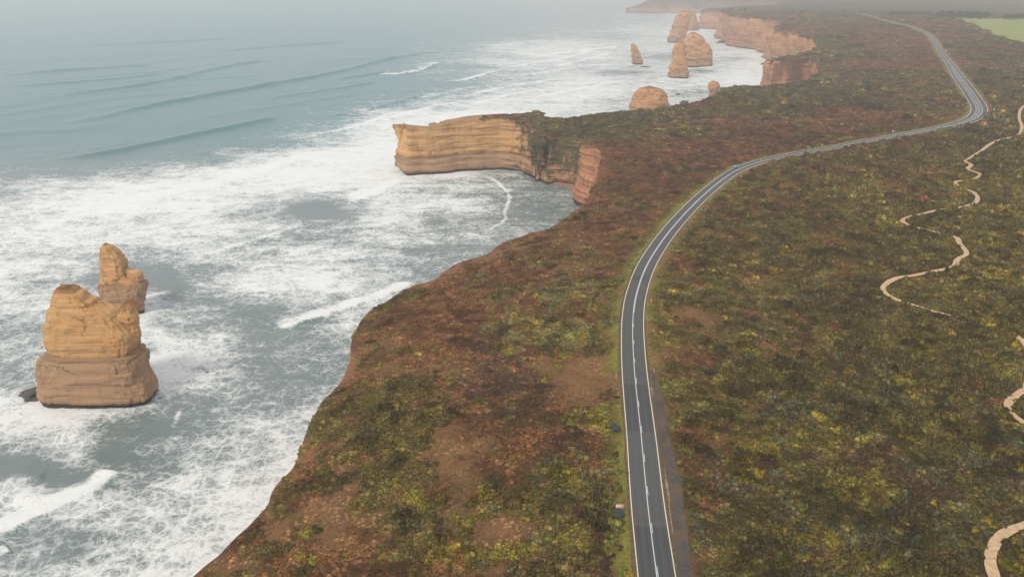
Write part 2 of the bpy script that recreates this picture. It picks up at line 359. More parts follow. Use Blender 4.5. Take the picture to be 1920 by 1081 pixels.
# ------------------------------------------------------------------ materials: land and rock
def heath_mat():
    m = NT('heath ground', .95, .1); q = m.pos(); c = m.attr('Col', out='Color')
    n1 = m.noise(q, .9, 6, .7); n2 = m.noise(q, .12, 5, .6); n3 = m.noise(m.scale(q, (1, 1, .2)), 3.2, 3, .7)
    c = m.mix(m.mr(n1, .38, .68, 0, .75), c, m.mix(1, c, (.42, .42, .42), 'MULTIPLY'))
    c = m.mix(m.mr(n3, .5, .75, 0, .45), c, m.mix(1, c, (1.7, 1.6, 1.4), 'MULTIPLY'))
    c = m.mix(m.mr(n2, .45, .7, 0, .4), c, m.mix(1, c, (1.35, 1.25, 1.1), 'MULTIPLY'))
    m.bump(m.math('ADD', n1, m.math('MULTIPLY', n3, .4)), .8, 1.2)
    return m.col(c)
M_heath = heath_mat()
def rock_mat():
    """layered limestone: bands follow the height above the sea; tint = red clay stain, veg = creepers"""
    m = NT('layered limestone', .92, .15); q = m.pos()
    sep = m.n('ShaderNodeSeparateXYZ'); m.l(q, sep.inputs[0]); z = sep.outputs[2]
    nb = m.noise(m.scale(q, (.02, .02, .05)), 1., 4, .6)
    zz = m.math('SUBTRACT', m.math('ADD', z, m.math('MULTIPLY', m.math('SUBTRACT', nb, .5), 3.4)), m.attr('zoff'))
    strat = m.noise(m.scale(q, (.02, .02, .45)), 1., 5, .6)
    fine = m.noise(m.scale(q, (.02, .02, 3.2)), 1., 3, .6)
    rib = m.noise(m.scale(q, (.35, .35, .03)), 1., 5, .62)
    blot = m.noise(q, .09, 5, .6); grit = m.noise(q, 1.1, 5, .7)
    gold = m.mix(m.mr(strat, .4, .62), (.58, .345, .150), (.52, .300, .128))
    gold = m.mix(m.mr(blot, .45, .7), gold, (.56, .285, .098))
    low = m.mix(m.mr(strat, .4, .65), (.43, .262, .145), (.35, .21, .12))
    low = m.mix(m.mr(blot, .5, .72, 0, .6), low, (.43, .29, .20))
    c = m.mix(m.mr(zz, -33.2, -31.4), low, gold)
    dk = m.math('MULTIPLY', m.mr(zz, -33.4, -32.2), m.mr(zz, -30.2, -31.6))          # shaly band between them
    c = m.mix(m.math('MULTIPLY', dk, .55), c, (.125, .088, .068))
    red = m.mix(m.mr(strat, .4, .62), (.43, .175, .09), (.56, .285, .165))
    red = m.mix(m.mr(blot, .45, .7), red, (.46, .18, .085))
    red = m.mix(m.mr(rib, .40, .60, 0, .6), red, (.26, .14, .09))
    c = m.mix(m.attr('tint'), c, red)
    wq = m.n('ShaderNodeVectorMath', operation='ADD'); m.l(m.scale(q, (.075, .075, .05)), wq.inputs[0]); wn = m.noise(q, .14, 4, .6, out=1)
    ws = m.n('ShaderNodeVectorMath', operation='SCALE'); m.l(wn, ws.inputs[0]); ws.inputs[3].default_value = .7; m.l(ws.outputs[0], wq.inputs[1])
    crk = m.math('MULTIPLY', m.mr(m.vor(wq.outputs[0], 1.), .0, .028, 1, 0), m.mr(blot, .48, .6))
    c = m.mix(m.math('MULTIPLY', crk, .75), c, (.09, .055, .035))
    c = m.mix(m.mr(rib, .54, .72, 0, .4), c, (.17, .105, .062))
    c = m.mix(m.mr(fine, .60, .74, 0, .26), c, (.15, .092, .055))
    c = m.mix(m.mr(grit, .5, .78, 0, .35), c, m.mix(1, c, (.55, .5, .48), 'MULTIPLY'))
    gn = m.noise(q, .16, 5, .65)
    gf = m.math('MULTIPLY', m.mr(m.math('ADD', m.math('MULTIPLY', gn, 1.4), m.attr('veg')), .95, 1.25), .92)
    c = m.mix(gf, c, m.mix(m.mr(grit, .35, .65), (.028, .032, .014), (.085, .09, .032)))
    c = m.mix(m.attr('cap'), c, m.mix(m.mr(gn, .42, .56), (.30, .115, .03), (.10, .075, .025)))
    wet = m.mr(m.math('ADD', z, m.math('MULTIPLY', m.math('SUBTRACT', grit, .5), 2.2)), -42.4, -43.7)
    c = m.mix(wet, c, (.045, .03, .022))
    h = m.math('ADD', m.math('ADD', m.math('MULTIPLY', strat, .4), m.math('MULTIPLY', fine, .22)), m.math('ADD', m.math('MULTIPLY', rib, .7), m.math('MULTIPLY', grit, .35)))
    m.bump(h, .9, 1.3)
    return m.col(c)
M_rock = rock_mat()

# ------------------------------------------------------------------ ground sheet
def sectorpts(k, smin, rmin, rmax, a0, a1, sd=1):
    g = np.random.default_rng(sd); X = []; r = rmin
    while r < rmax:
        s = max(smin, k * r); n = int((a1 - a0) * r / s) + 1
        a = a0 + (np.arange(n) + .5 + g.uniform(-.38, .38, n)) * (a1 - a0) / n; q = r + g.uniform(-.38, .38, n) * s
        X.append(np.stack([np.sin(a) * q, np.cos(a) * q], 1)); r += s * .9
    return np.concatenate(X)
pts = sectorpts(.0062, 1.5, 110, 2600, R(-30), R(42), 1)
far = sectorpts(.03, 12, 2600, 12500, R(-20), R(52), 2)
near = sectorpts(.05, 9, 15, 110, R(-60), R(80), 3)
side = sectorpts(.03, 9, 110, 2600, R(42), R(75), 4)
side2 = sectorpts(.03, 6, 110, 300, R(-60), R(-30), 5)
pts = np.concatenate([pts, far, near, side, side2])
pts = pts[(pts[:, 1] < 9200) & (pts[:, 1] > -50) & (pts[:, 0] < 9100)]
pts = pts[inside(pts[:, 0], pts[:, 1])]
D0, _ = coastdist(pts[:, 0], pts[:, 1])
pts = pts[D0 > np.maximum(.7, .0022 * np.hypot(pts[:, 0], pts[:, 1]))]
NP = len(poly)
allp = np.concatenate([poly, pts])
cd_ = delaunay_2d_cdt([Vector((a, b)) for a, b in allp], [(i, (i + 1) % NP) for i in range(NP)], [], 1, 1e-4)
LV = np.array([(v.x, v.y) for v in cd_[0]]); LF = np.array([list(f) for f in cd_[2]], np.int32)
D1, I1 = coastdist(LV[:, 0], LV[:, 1])
rdst, ri = linedist(kr, LV[:, 0], LV[:, 1]); rdst = rdst - road[ri, 2] + 3.6
pdst, _ = linedist(kp, LV[:, 0], LV[:, 1]); tdst, _ = linedist(kt, LV[:, 0], LV[:, 1])
LZ = zland(LV[:, 0], LV[:, 1], D1, I1, np.minimum(rdst, pdst + 4))
LZ[D1 < .02] = coast[I1[D1 < .02], 2]
# orient up
a, b, c = LV[LF[:, 0]], LV[LF[:, 1]], LV[LF[:, 2]]
flip = ((b - a)[:, 0] * (c - a)[:, 1] - (b - a)[:, 1] * (c - a)[:, 0]) < 0
LF[flip] = LF[flip][:, ::-1]
W = cover(LV[:, 0], LV[:, 1], .25, 7, D1)
sm = np.exp(W * 1.2 - (W * 1.2).max(1)[:, None]); sm /= sm.sum(1)[:, None]
lc = (sm @ PAL)
bare = sm[:, 1:2]; litter_gap_shade = np.array((.055, .031, .018))
near_ = sst(1200, 500, np.hypot(LV[:, 0], LV[:, 1]))[:, None]
lc = (lc * .45 + litter_gap_shade * .4) * (1 - bare) + np.array((.25, .135, .062)) * bare  # heath ground darkened: leaf litter plus painted shade for the gaps between shrubs
# bare clay rim along the cliff edge
ebare = sst(9, 1, D1) * sst(-.1, .3, fbm(LV[:, 0] / 14, LV[:, 1] / 14, s=61, o=3) + .15)
lc = lc * (1 - ebare[:, None]) + np.array((.31, .14, .075)) * ebare[:, None]
def inpoly(x, y, pl):
    r = np.zeros(len(x), bool); j = len(pl) - 1
    for i in range(len(pl)):
        if pl[i][1] != pl[j][1]: r ^= ((pl[i][1] > y) != (pl[j][1] > y)) & (x < (pl[j][0] - pl[i][0]) * (y - pl[i][1]) / (pl[j][1] - pl[i][1]) + pl[i][0])
        j = i
    return r
tang_r = np.gradient(road[:, :2], axis=0); tang_r /= np.hypot(tang_r[:, 0], tang_r[:, 1])[:, None]
verge = sst(9, 4.5, rdst + fbm(LV[:, 0] / 6, LV[:, 1] / 6, s=71, o=3) * 2.5)
rside = ((LV - road[ri, :2]) * np.stack([tang_r[ri, 1], -tang_r[ri, 0]], 1)).sum(1) > 0
vc = np.where(((.30 * rside < .5 * 1) & (~rside | (fbm(LV[:, 0] / 9, LV[:, 1] / 9, s=77, o=2) > .25)) & (fbm(LV[:, 0] / 13, LV[:, 1] / 13, s=75, o=3) > -.2))[:, None], np.array((.24, .225, .045)), np.array((.25, .155, .06)))
lc = lc * (1 - verge[:, None]) + vc * verge[:, None]
_t1 = P(905, 318, SEA)[:2]
tipm = ((LV[:, 0] < _t1[0] + 6) & (LV[:, 1] > _t1[1] - 25) & (LV[:, 1] < _t1[1] + 45))[:, None]
lc = np.where(tipm, np.array((.42, .25, .11)) * (1 + .3 * fbm(LV[:, 0] / 5, LV[:, 1] / 5, s=151, o=2))[:, None], lc)
land = mesh_obj('ground', np.column_stack([LV, LZ]), LF, M_heath)
cattr(land, 'Col', lc); tag(land, kind='structure')

def blocks(s, z, w, h, sd):
    row = np.floor(z / h + .35 * vn(s / (w * 2), s * 0, s=sd + 5)); q = s / w + hsh(row.astype(int), row.astype(int) * 0, row.astype(int) * 0, sd + 1) * 3 + .25 * vn(z / h, s / w, s=sd + 7)
    return hsh(np.floor(q).astype(int), row.astype(int), row.astype(int) * 0, sd) * 2 - 1
# ------------------------------------------------------------------ cliff faces
K = 90
tt = np.linspace(0, 1, K)
ci = np.arange(NC)
cx, cy, cz, cw, cti, cve = coast.T
zz = cz[:, None] + (-47.5 - cz)[:, None] * tt[None, :]
out = cw[:, None] * (tt[None, :] ** 1.25) * 1.0
nose = (sst(4.0, 7.5, cw) * sst(.1, 0, cti) * sst(.2, 0, cve))[:, None]
out = out * (1 - nose) + nose * (cw[:, None] * sst(0, .62, tt)[None, :] ** .8 - 3.5 * sst(.78, 1, tt)[None, :])
S = np.repeat(arc[:, None], K, 1); scl = np.clip(rr / 300, .7, 3)[:, None]
big = fbm(S / (16 * scl), zz / 40, s=41, o=4) * (2.8 + 2.2 * sst(650, 900, rr)[:, None]) * scl
rib = fbm(S / (4 * scl), zz / 16, s=45, o=3) * 1.5 * scl
led = blocks(S, zz, 7 * scl, 4.2, 61) * .55 + blocks(S, zz, 2.6 * scl, 1.7, 63) * .3 + vn(zz * .55 + fbm(S / 60, S * 0, s=48, o=2) * 1.5, S / 45, s=49) * .55 + vn(zz * 1.5, S / 25, s=50) * .3
hard = sst(-33.5, -32.3, zz) * sst(-29.6, -31.3, zz)
notch = sst(-41, -44.2, zz)
calm = 1 - .55 * np.clip(sst(.5, 0, cti) * sst(.3, 0, cve), 0, 1)[:, None]
disp = (big * calm + rib * calm * (.6 + .8 * cve[:, None]) + led) * sst(0, .06, tt)[None, :] - hard * .8 - notch * 1.6 + sst(-31.5, -33.5, zz) * 1.3
ox = out + disp * sst(0, .05, tt)[None, :]
CVx = cx[:, None] + nrm[:, 0][:, None] * ox; CVy = cy[:, None] + nrm[:, 1][:, None] * ox
cliffV = np.stack([CVx, CVy, zz], -1).reshape(-1, 3)
cf = grid_faces(NC, K)[:, ::-1]
cliff = mesh_obj('cliff', cliffV, cf, M_rock)
fattr(cliff, 'tint', np.repeat(cti[:, None], K, 1).ravel())
fattr(cliff, 'veg', np.clip(np.repeat(cve[:, None], K, 1) * (1.15 - tt[None, :] * .6), 0, 1).ravel() - .0)
fattr(cliff, 'cap', (sst(.07, 0, tt)[None, :] * (.3 + .5 * np.clip(cti, 0, 1))[:, None]).ravel())
tag(cliff, kind='structure')

# ------------------------------------------------------------------ sea stacks
def loft(levels, D, ratio, zt, seed, amp=.5, nseg=96, step=.5, back=.5, sq=2.6, bulge=0):
    """levels: (pixel y, left x, right x) from the top down, standing at forward distance D"""
    lv = []
    for y_, l_, r_ in levels:
        a = Pplane(l_, y_, D); b = Pplane(r_, y_, D); lv.append((a[2], (a[0] + b[0]) / 2, (b[0] - a[0]) / 2))
    lv.sort(key=lambda q: -q[0]); Z, CX, A = np.array(lv).T
    z = np.arange(Z[0], -48, -step); z = np.append(z, -48.)
    c = np.interp(-z, -Z, CX); a = np.interp(-z, -Z, A)
    am = A.max(); bb = ratio * (a * .35 + .65 * am * np.clip(a / am, 0, 1) ** .4)
    th = np.linspace(0, 2 * np.pi, nseg, endpoint=False)
    ct, st = np.cos(th), np.sin(th)
    ux = np.sign(ct) * np.abs(ct) ** (2 / sq); uy = np.sign(st) * np.abs(st) ** (2 / sq)
    Zg = z[:, None] + 0 * th[None, :]
    Dc = D + ratio * am * back
    n = fbm(ux[None, :] * 2.1 + seed, uy[None, :] * 2.1, Zg / 9, s=seed, o=4) * amp * 2 + fbm(ux[None, :] * 7, uy[None, :] * 7 + seed, Zg / 5, s=seed + 9, o=3) * amp
    n = n + vn(Zg * .35 + .3 * ux[None, :], ux[None, :] * 1.5 + seed, s=seed + 3) * amp * .4 + vn(Zg * 1.7, uy[None, :] * 3, s=seed + 4) * amp * .22
    sp = th[None, :] * am * .8 + 0 * Zg
    bs = max(1., am / 14)
    n = n + blocks(sp, Zg, 3.8 * bs, 3.0 * bs, seed + 20) * amp * 1.3 + blocks(sp, Zg, 1.5 * bs, 1.3 * bs, seed + 21) * amp * .7
    n = n - sst(-42, -44, Zg) * amp * 1.5
    n = n * np.clip(a / (.3 * am), .15, 1)[:, None]
    X = c[:, None] + ux[None, :] * (a[:, None] + n); Y = Dc + uy[None, :] * (bb[:, None] + n)
    V = np.stack([X, Y, Zg], -1).reshape(-1, 3); m = nseg; N = len(z); Fc = []
    for i in range(N - 1):
        for j in range(m):
            k = (j + 1) % m; Fc.append((i * m + j, (i + 1) * m + j, (i + 1) * m + k, i * m + k))
    # broken top: inner rings
    rings = [(.7, .35 * zt), (.35, .8 * zt), (.12, zt)]; base0 = 0; V = list(map(tuple, V))
    for s_, h_ in rings:
        b0 = len(V)
        for j in range(m):
            xx = c[0] + ux[j] * a[0] * s_; yy = Dc + uy[j] * bb[0] * s_
            V.append((xx, yy, z[0] + h_ + float(vn(xx * .9, yy * .9, s=seed)) * .55 * zt + float(hsh(np.array(int(xx // 2)), np.array(int(yy // 2)), np.array(0), seed)) * .5 * zt))
        for j in range(m):
            k = (j + 1) % m; Fc.append((b0 + j, base0 + j, base0 + k, b0 + k))
        base0 = b0
    V.append((c[0], Dc, z[0] + zt)); q = len(V) - 1
    for j in range(m): Fc.append((q, base0 + j, base0 + (j + 1) % m))
    return V, Fc
def stack(name, lofts, label, cat, tint=0., veg=0., cap=1.5, group=None, zoff=0.):
    V = []; Fc = []; C = []
    for vv, ff in lofts:
        o = len(V); V += vv; Fc += [tuple(i + o for i in f) for f in ff]
        z = np.array(vv)[:, 2]; C.append(sst(z.max() - cap * 1.6, z.max() - cap * .3, z))
    V = np.array(V); org = V.mean(0); org[2] = SEA
    ob = mesh_obj(name, V - org, Fc, M_rock, smooth=False); ob.location = org
    fattr(ob, 'tint', np.full(len(V), tint)); fattr(ob, 'veg', np.full(len(V), veg)); fattr(ob, 'zoff', np.full(len(V), zoff)); fattr(ob, 'cap', np.concatenate(C))
    return tag(ob, label, cat, group)
def zl(lst, ox, oy, s): return [(oy + y / s, ox + l / s, ox + r / s) for y, l, r in lst]
D1_ = P(180, 752, SEA)[1]
A1 = zl([(391,266,360),(394,262,372),(404,260,376),(412,258,406),(424,257,416),(440,256,430),(456,253,462),(470,250,468),(485,238,505),(515,234,560),(550,224,600),(590,220,640),(620,216,676),(660,224,686),(690,236,680),(706,246,668),(712,212,716),(726,192,728),(745,182,738),(800,177,745),(850,181,765),(880,186,785),(905,190,796),(925,200,798),(945,205,790)], 0, 400, 2.702)
A1 = [(y_, (l_ + r_) / 2 - (r_ - l_) * .475, (l_ + r_) / 2 + (r_ - l_) * (.475 if y_ < 664 else .455)) for y_, l_, r_ in A1]
A2 = zl([(459,626,654),(466,612,664),(480,592,670),(500,588,668),(530,590,676),(560,594,684),(600,598,690),(640,600,691),(680,600,684),(700,590,670),(720,580,660)], 0, 400, 2.702)
stack('sea_stack', [loft(A1, D1_, .42, 1.0, 5, .28, 180, .3, .3, 4.2), loft(A2, D1_ + 2.5, .9, .8, 8, .3, 80, .3, .8, 3.6)],
      'broad golden sea stack with orange cap and wide brown foot, nearest the camera', 'sea stack', 0, 0, 1.6, zoff=Pplane(180, 400 + 712 / 2.702, D1_)[2] + 31.8)
D2_ = P(226, 590, SEA)[1]
B1 = zl([(172,504,543),(182,501,556),(205,500,580),(230,501,600),(258,503,620),(290,506,622),(320,508,636),(350,508,680),(366,500,722),(385,498,728),(420,502,716),(455,510,706),(490,516,694),(512,516,690)], 0, 400, 2.702)
B2 = zl([(286,622,642),(296,618,700),(312,618,712),(335,620,716),(360,620,722),(400,620,712)], 0, 400, 2.702)
stack('sea_stack', [loft(B1, D2_, .6, .8, 15, .36, 130, .33, .4, 3.8), loft(B2, D2_ + 1.5, .55, .9, 17, .35, 60, .4, .5, 2.5)],
      'slender sea stack with leaning golden spire and brown shoulder, behind the broad orange-capped one', 'sea stack', 0, .12, .7, zoff=Pplane(220, 400 + 360 / 2.702, D2_)[2] + 31.8)
def fs(levels, basey, ratio, zt, seed, amp=.9, back=.4, sq=2.3, dd=0):
    lv = zl(levels, 1140, 0, 4.505); return loft(lv, P(1300, basey, SEA)[1] + dd, ratio, zt, seed, amp, 96, .7, back, sq)
stack('sea_stack', [fs([(372,206,219),(385,202,234),(400,199,246),(430,200,256),(460,202,268),(500,204,284),(530,206,294),(547,208,298)], 121, .5, .8, 31)],
      'small tilted rock needle standing alone out in the white surf', 'sea stack', .25, 0, 1.2)
stack('sea_stack', [fs([(106,606,690),(118,592,700),(150,576,700),(185,562,690),(220,548,682),(250,538,672),(280,530,664),(310,518,656),(340,508,652),(362,504,652)], 80, .6, 2, 33, 1.2)],
      'tall hazy sea stack leaning right, farthest of the offshore towers', 'sea stack', .35, .05, 2)
stack('sea_stack', [fs([(100,640,738),(112,634,744),(150,634,750),(185,634,764),(220,634,768),(255,634,772)], 57, .7, 1.5, 35, 1.2)],
      'squarish flat-topped hazy stack directly behind the tall leaning one', 'sea stack', .35, .05, 2)
stack('sea_stack', [fs([(281,712,748),(290,690,770),(305,668,796),(330,655,812),(350,640,830),(375,640,852),(400,640,868),(440,645,880),(480,648,883),(530,652,882),(566,655,880)], 125.5, .7, 1.2, 37, 1.1)],
      'massive round-topped sea stack with grey foot behind the narrow golden one', 'sea stack', .3, .1, 2.5)
stack('sea_stack', [fs([(360,592,634),(370,578,642),(395,562,650),(430,556,652),(470,552,656),(500,548,660),(540,534,668),(580,522,678),(620,515,688),(662,508,684)], 147, .6, 1, 39, .9)],
      'narrow golden sea stack flaring at its foot, just in front of the massive one', 'sea stack', .2, 0, 1.5)
stack('sea_stack', [fs([(742,330,392),(750,300,430),(762,270,462),(780,246,484),(800,230,498),(830,214,512),(860,205,519),(900,192,522),(950,182,526),(1010,176,530)], 224, .6, 1, 41, .8)],
      'squat dome-shaped orange sea stack showing just beyond the green clifftop', 'sea stack', .45, .1, 2.5)
stack('sea_stack', [fs([(690,884,916),(697,868,932),(712,856,941),(735,850,943),(755,853,940),(772,864,928),(785,872,920),(800,860,928),(860,845,935)], 190, .8, .6, 43, .5)],
      'small round boulder-like stack peeping over the clifftop, right of the orange dome', 'sea stack', .5, .1, 1)
def lowrock(name, px, py, wx, dep, h, seed, label):
    q = P(px, py, SEA); bm = bmesh.new(); bmesh.ops.create_icosphere(bm, subdivisions=4, radius=1)
    co = np.array([v.co[:] for v in bm.verts])
    r = 1 + fbm(co[:, 0] * 1.6 + seed, co[:, 1] * 1.6, co[:, 2] * 1.6, s=seed, o=4) * .75
    for v, k in zip(bm.verts, r): v.co = Vector((v.co.x * wx * k, v.co.y * dep * k, v.co.z * h * k))
    me = bpy.data.meshes.new(name); bm.to_mesh(me); bm.free()
    me.polygons.foreach_set('use_smooth', np.ones(len(me.polygons), bool)); me.materials.append(M_wet)
    o = bpy.data.objects.new(name, me); COL.objects.link(o); o.location = (q[0], q[1], SEA); return tag(o, label, 'rock')
mw = NT('wet dark rock', .5, .5); qn = mw.noise(mw.pos(), 1.2, 5, .7); mw.bump(qn, .8, .6)
M_wet = mw.col(mw.mix(mw.mr(qn, .4, .65), (.03, .026, .024), (.085, .07, .06)))
lowrock('rock', 66, 738, 4.5, 5.0, 1.5, 3, 'dark wet reef rocks awash at the left foot of the broad sea stack')
lowrock('rock', 388, 699, .7, .8, .5, 14, 'tiny dark rock in the foam right of the broad sea stack')
lowrock('rock', 1270, 178, 3.2, 2.5, 2.2, 6, 'small dark rock in the surf left of the round boulder-like stack')
lowrock('rock', 1282, 194, 5.5, 4, 3.6, 9, 'grey wedge-shaped rock showing over the clifftop beside the orange dome')
lowrock('rock', 1352, 81, 9, 8, 6, 12, 'dark rocks at the foot of the far red cliffs')
lowrock('rock', 1210, 125.5, 10, 5, 1.4, 22, 'flat black reef just right of the tilted rock needle')
lowrock('rock', 1430, 121.5, 4, 3, 3, 25, 'small dark rock against the second red cliff on the beach')

# ------------------------------------------------------------------ sea
_a, _b = P(150, 392, SEA), P(600, 292, SEA); CREST = math.atan2(_b[1] - _a[1], _b[0] - _a[0])
def seamat():
    m = NT('surf and water', .22, .5); q = m.pos()
    fo = m.attr('foam'); dp = m.attr('deep')
    wrp = m.n('ShaderNodeVectorMath', operation='ADD'); nz = m.noise(q, .11, 4, .6, out=1)
    sc_ = m.n('ShaderNodeVectorMath', operation='SCALE'); m.l(nz, sc_.inputs[0]); sc_.inputs[3].default_value = 9.0
    m.l(q, wrp.inputs[0]); m.l(sc_.outputs[0], wrp.inputs[1]); w = wrp.outputs[0]
    fb = m.noise(q, .085, 9, .66, .6); fb2 = m.noise(w, .5, 6, .7)
    v1 = m.mr(m.vor(w, .20), .0, .16, 1, 0); v2 = m.mr(m.vor(w, .55), .0, .16, 1, 0)
    lace = m.math('MAXIMUM', m.math('MULTIPLY', v1, .9), m.math('MULTIPLY', v2, .7))
    val = m.math('ADD', m.math('MULTIPLY', fo, 1.2), m.math('MULTIPLY', m.math('SUBTRACT', fb, .5), 1.5))
    val = m.math('ADD', val, m.math('MULTIPLY', m.math('SUBTRACT', fb2, .5), 1.1))
    val = m.math('ADD', val, m.math('MULTIPLY', lace, .42))
    dotu = m.n('ShaderNodeMapping'); m.l(q, dotu.inputs[0]); dotu.inputs['Rotation'].default_value = (0, 0, -CREST); dotu.inputs['Scale'].default_value = (.42, 1, 1)
    stk = m.noise(dotu.outputs[0], .16, 6, .6, .4); stk2 = m.noise(dotu.outputs[0], .035, 4, .55)
    val = m.math('ADD', val, m.math('MULTIPLY', m.math('SUBTRACT', stk, .5), 1.1)); val = m.math('ADD', val, m.math('MULTIPLY', m.math('SUBTRACT', stk2, .5), 1.1))
    foam = m.mr(val, .50, 1.42)
    foam = m.math('MULTIPLY', foam, m.mr(fo, .02, .12))
    wc = m.mix(dp, (.160, .195, .198), (.055, .172, .195))
    fn = m.noise(q, .02, 4, .6)
    wc = m.mix(m.mr(fn, .35, .65, 0, .5), wc, m.mix(1, wc, (.75, .85, .85), 'MULTIPLY'))
    thin = m.mr(val, .3, .95, 0, .30)
    wc = m.mix(m.math('MULTIPLY', thin, m.mr(fo, .02, .12)), wc, (.40, .43, .43))
    wc = m.mix(m.attr('face'), wc, (.03, .15, .13))
    c = m.mix(foam, wc, (.70, .715, .72))
    m.set(m.b.inputs['Roughness'], m.mr(foam, 0, 1, .26, .9))
    m.b.inputs['IOR'].default_value = 1.33
    rip = m.noise(m.scale(q, (1, 1, 1)), .55, 6, .62); rip2 = m.noise(q, .09, 3, .5)
    h = m.math('ADD', m.math('ADD', m.math('MULTIPLY', rip, .8), m.math('MULTIPLY', rip2, 2.4)), m.math('MULTIPLY', foam, .25))
    m.bump(h, .55, .7)
    return m.col(c)
M_sea = seamat()
FG = {30:(0,0,0,0,0,0,0,0,0,.5,3,6,8), 62:(0,0,0,0,0,0,0,0,1,3,5,7,8), 90:(0,0,0,0,0,0,0,2,6,7,6,6,8), 112:(0,0,0,0,0,0,0,3,7,7,5,5,8), 135:(0,0,0,0,0,0,1,3,5,6,5.5,6.5,8.5), 158:(0,0,0,0,0,0,0,1,5,7.5,6.5,7,8.5), 180:(0,0,0,0,0,0,1,4,7,8,6.5,5,6),
      225:(0,0,0,0,0,1,7,9,9,6,5,5,5), 270:(0,0,0,0,1,6,9,9,9,8,6,5,5), 300:(0,0,.5,1,6,9,9,9,8,8,6,5,5), 322:(1,1,3,7,9,9,9,8,5,5,4,4,4), 345:(4,6,8,9,9,9,8,5,3.5,3,3,3,3), 390:(6,8,9,8,6,3,8,7,2.5,2.5,2,2,2),
      435:(8,8,8,7,6,4,7,5,4,3,3,3,3), 480:(8,6,4,5,5,7,5,3,3,3,3,3,3), 525:(8,5,1,3,7,8,5,3,3,3,3,3,3), 570:(7,7,5,3,5,5,6,4,3,3,3,3,3), 615:(5,6,7,5,3,4,6,4,3,3,3,3,3), 660:(4,5,8,8,3,4,5,4,4,4,4,4,4),
      705:(4,5,7.5,7,3,4,5,4,4,4,4,4,4), 750:(7,6,5,3,4,5.5,5,5,5,5,5,5,5), 795:(8,8,3.5,3,5,6,6,6,6,6,6,6,6), 840:(6,7,2,5.5,6.5,7,6,6,6,6,6,6,6), 885:(1.5,2,4.5,6,6.5,7,6,6,6,6,6,6,6), 930:(6,6,5,6,6.5,7,6,6,6,6,6,6,6),
      975:(5,3.5,5,6.5,7,7,6,6,6,6,6,6,6), 1020:(4,4,6,7,7,7,6,6,6,6,6,6,6), 1081:(4,6,7.5,8,7,7,6,6,6,6,6,6,6)}
FY = sorted(FG); FT = np.array([FG[k] for k in FY], float) / 9
FX = np.arange(13) * 120.
EXF = [(480,590,-.35,55,18),(575,395,-.45,45,16),(650,400,-.3,60,12),(250,525,-.4,55,18),(320,545,-.35,40,14),(110,500,.1,60,20),(480,380,-.1,60,20),(300,800,-.3,45,18),(215,845,-.35,45,14),(350,760,-.3,40,12),(1080,115,-.2,30,8),(1230,105,-.25,40,5),(1170,137,-.45,45,5),
       (1245,108,-.3,30,4),(1310,135,-.4,30,4),(1320,172,-.3,50,6),(1390,110,-.2,30,4),(960,110,-.3,40,5),(860,125,-.3,60,4),(760,160,-.1,70,8),(1150,190,-.2,60,6),(420,640,.2,35,14),(60,890,-.4,60,12),(390,415,.1,60,20),
       (640,300,.2,80,16),(880,345,.15,40,14),(1000,380,-.1,40,14),(560,330,.1,90,12),(420,505,-.2,80,8),(820,410,-.3,40,10),(700,490,-.15,80,12),(540,640,-.25,60,14),(500,700,-.2,50,20),(1150,70,-.15,50,6)]
def foammap(px, py):
    px = np.clip(px, 0, 1439.9); py = np.clip(py, FY[0], FY[-1] - .01)
    iy = np.clip(np.searchsorted(FY, py, side='right') - 1, 0, len(FY) - 2); fy = np.array(FY, float)
    ty = (py - fy[iy]) / (fy[iy + 1] - fy[iy]); ty = ty * ty * (3 - 2 * ty)
    ix = np.clip((px / 120).astype(int), 0, 11); tx = px / 120 - ix; tx = tx * tx * (3 - 2 * tx)
    f = (FT[iy, ix] * (1 - tx) + FT[iy, ix + 1] * tx) * (1 - ty) + (FT[iy + 1, ix] * (1 - tx) + FT[iy + 1, ix + 1] * tx) * ty
    for a, b, v, sx_, sy_ in EXF: f = f + v * np.exp(-((px - a) / sx_) ** 2 - ((py - b) / sy_) ** 2)
    return f
NR, NCo = 1050, 620
r0 = np.exp(np.linspace(np.log(95), np.log(9000), NR))
aa = np.linspace(R(-52), R(24), NCo)
rg, ag = np.meshgrid(r0, aa, indexing='ij')
SX, SY = (np.tan(ag) * rg).ravel(), rg.ravel()
wx_, wy_ = fbm(SX / 60, SY / 60, s=301, o=3), fbm(SX / 60, SY / 60, s=305, o=3)
qx, qy = toPix(SX + wx_ * 7, SY + wy_ * 9, SEA)
foam = foammap(qx, qy); foam = np.where(qy < 30, foam * sst(12, 30, qy), foam)
hgt = fbm(SX / 38, SY / 22, s=311, o=3) * .55 + fbm(SX / 9, SY / 6, s=315, o=2) * .22 * sst(900, 250, np.hypot(SX, SY))
face = np.zeros(len(SX)); H = np.zeros(len(SX))
_cx, _cy = -math.sin(CREST), math.cos(CREST); _pp = SX * _cx + SY * _cy; _qq = SX * _cy - SY * _cx
_ph = _pp / 52 + fbm(SX / 260, SY / 260, s=321, o=2) * 1.6
hgt = hgt + (np.sin(_ph * 2 * np.pi) * .5 + .5) ** 3 * 1.5 * sst(-.35, .4, fbm(_qq / 170, _pp / 60, s=325, o=2)) * sst(380, 260, qy) * sst(2500, 1200, np.hypot(SX, SY))
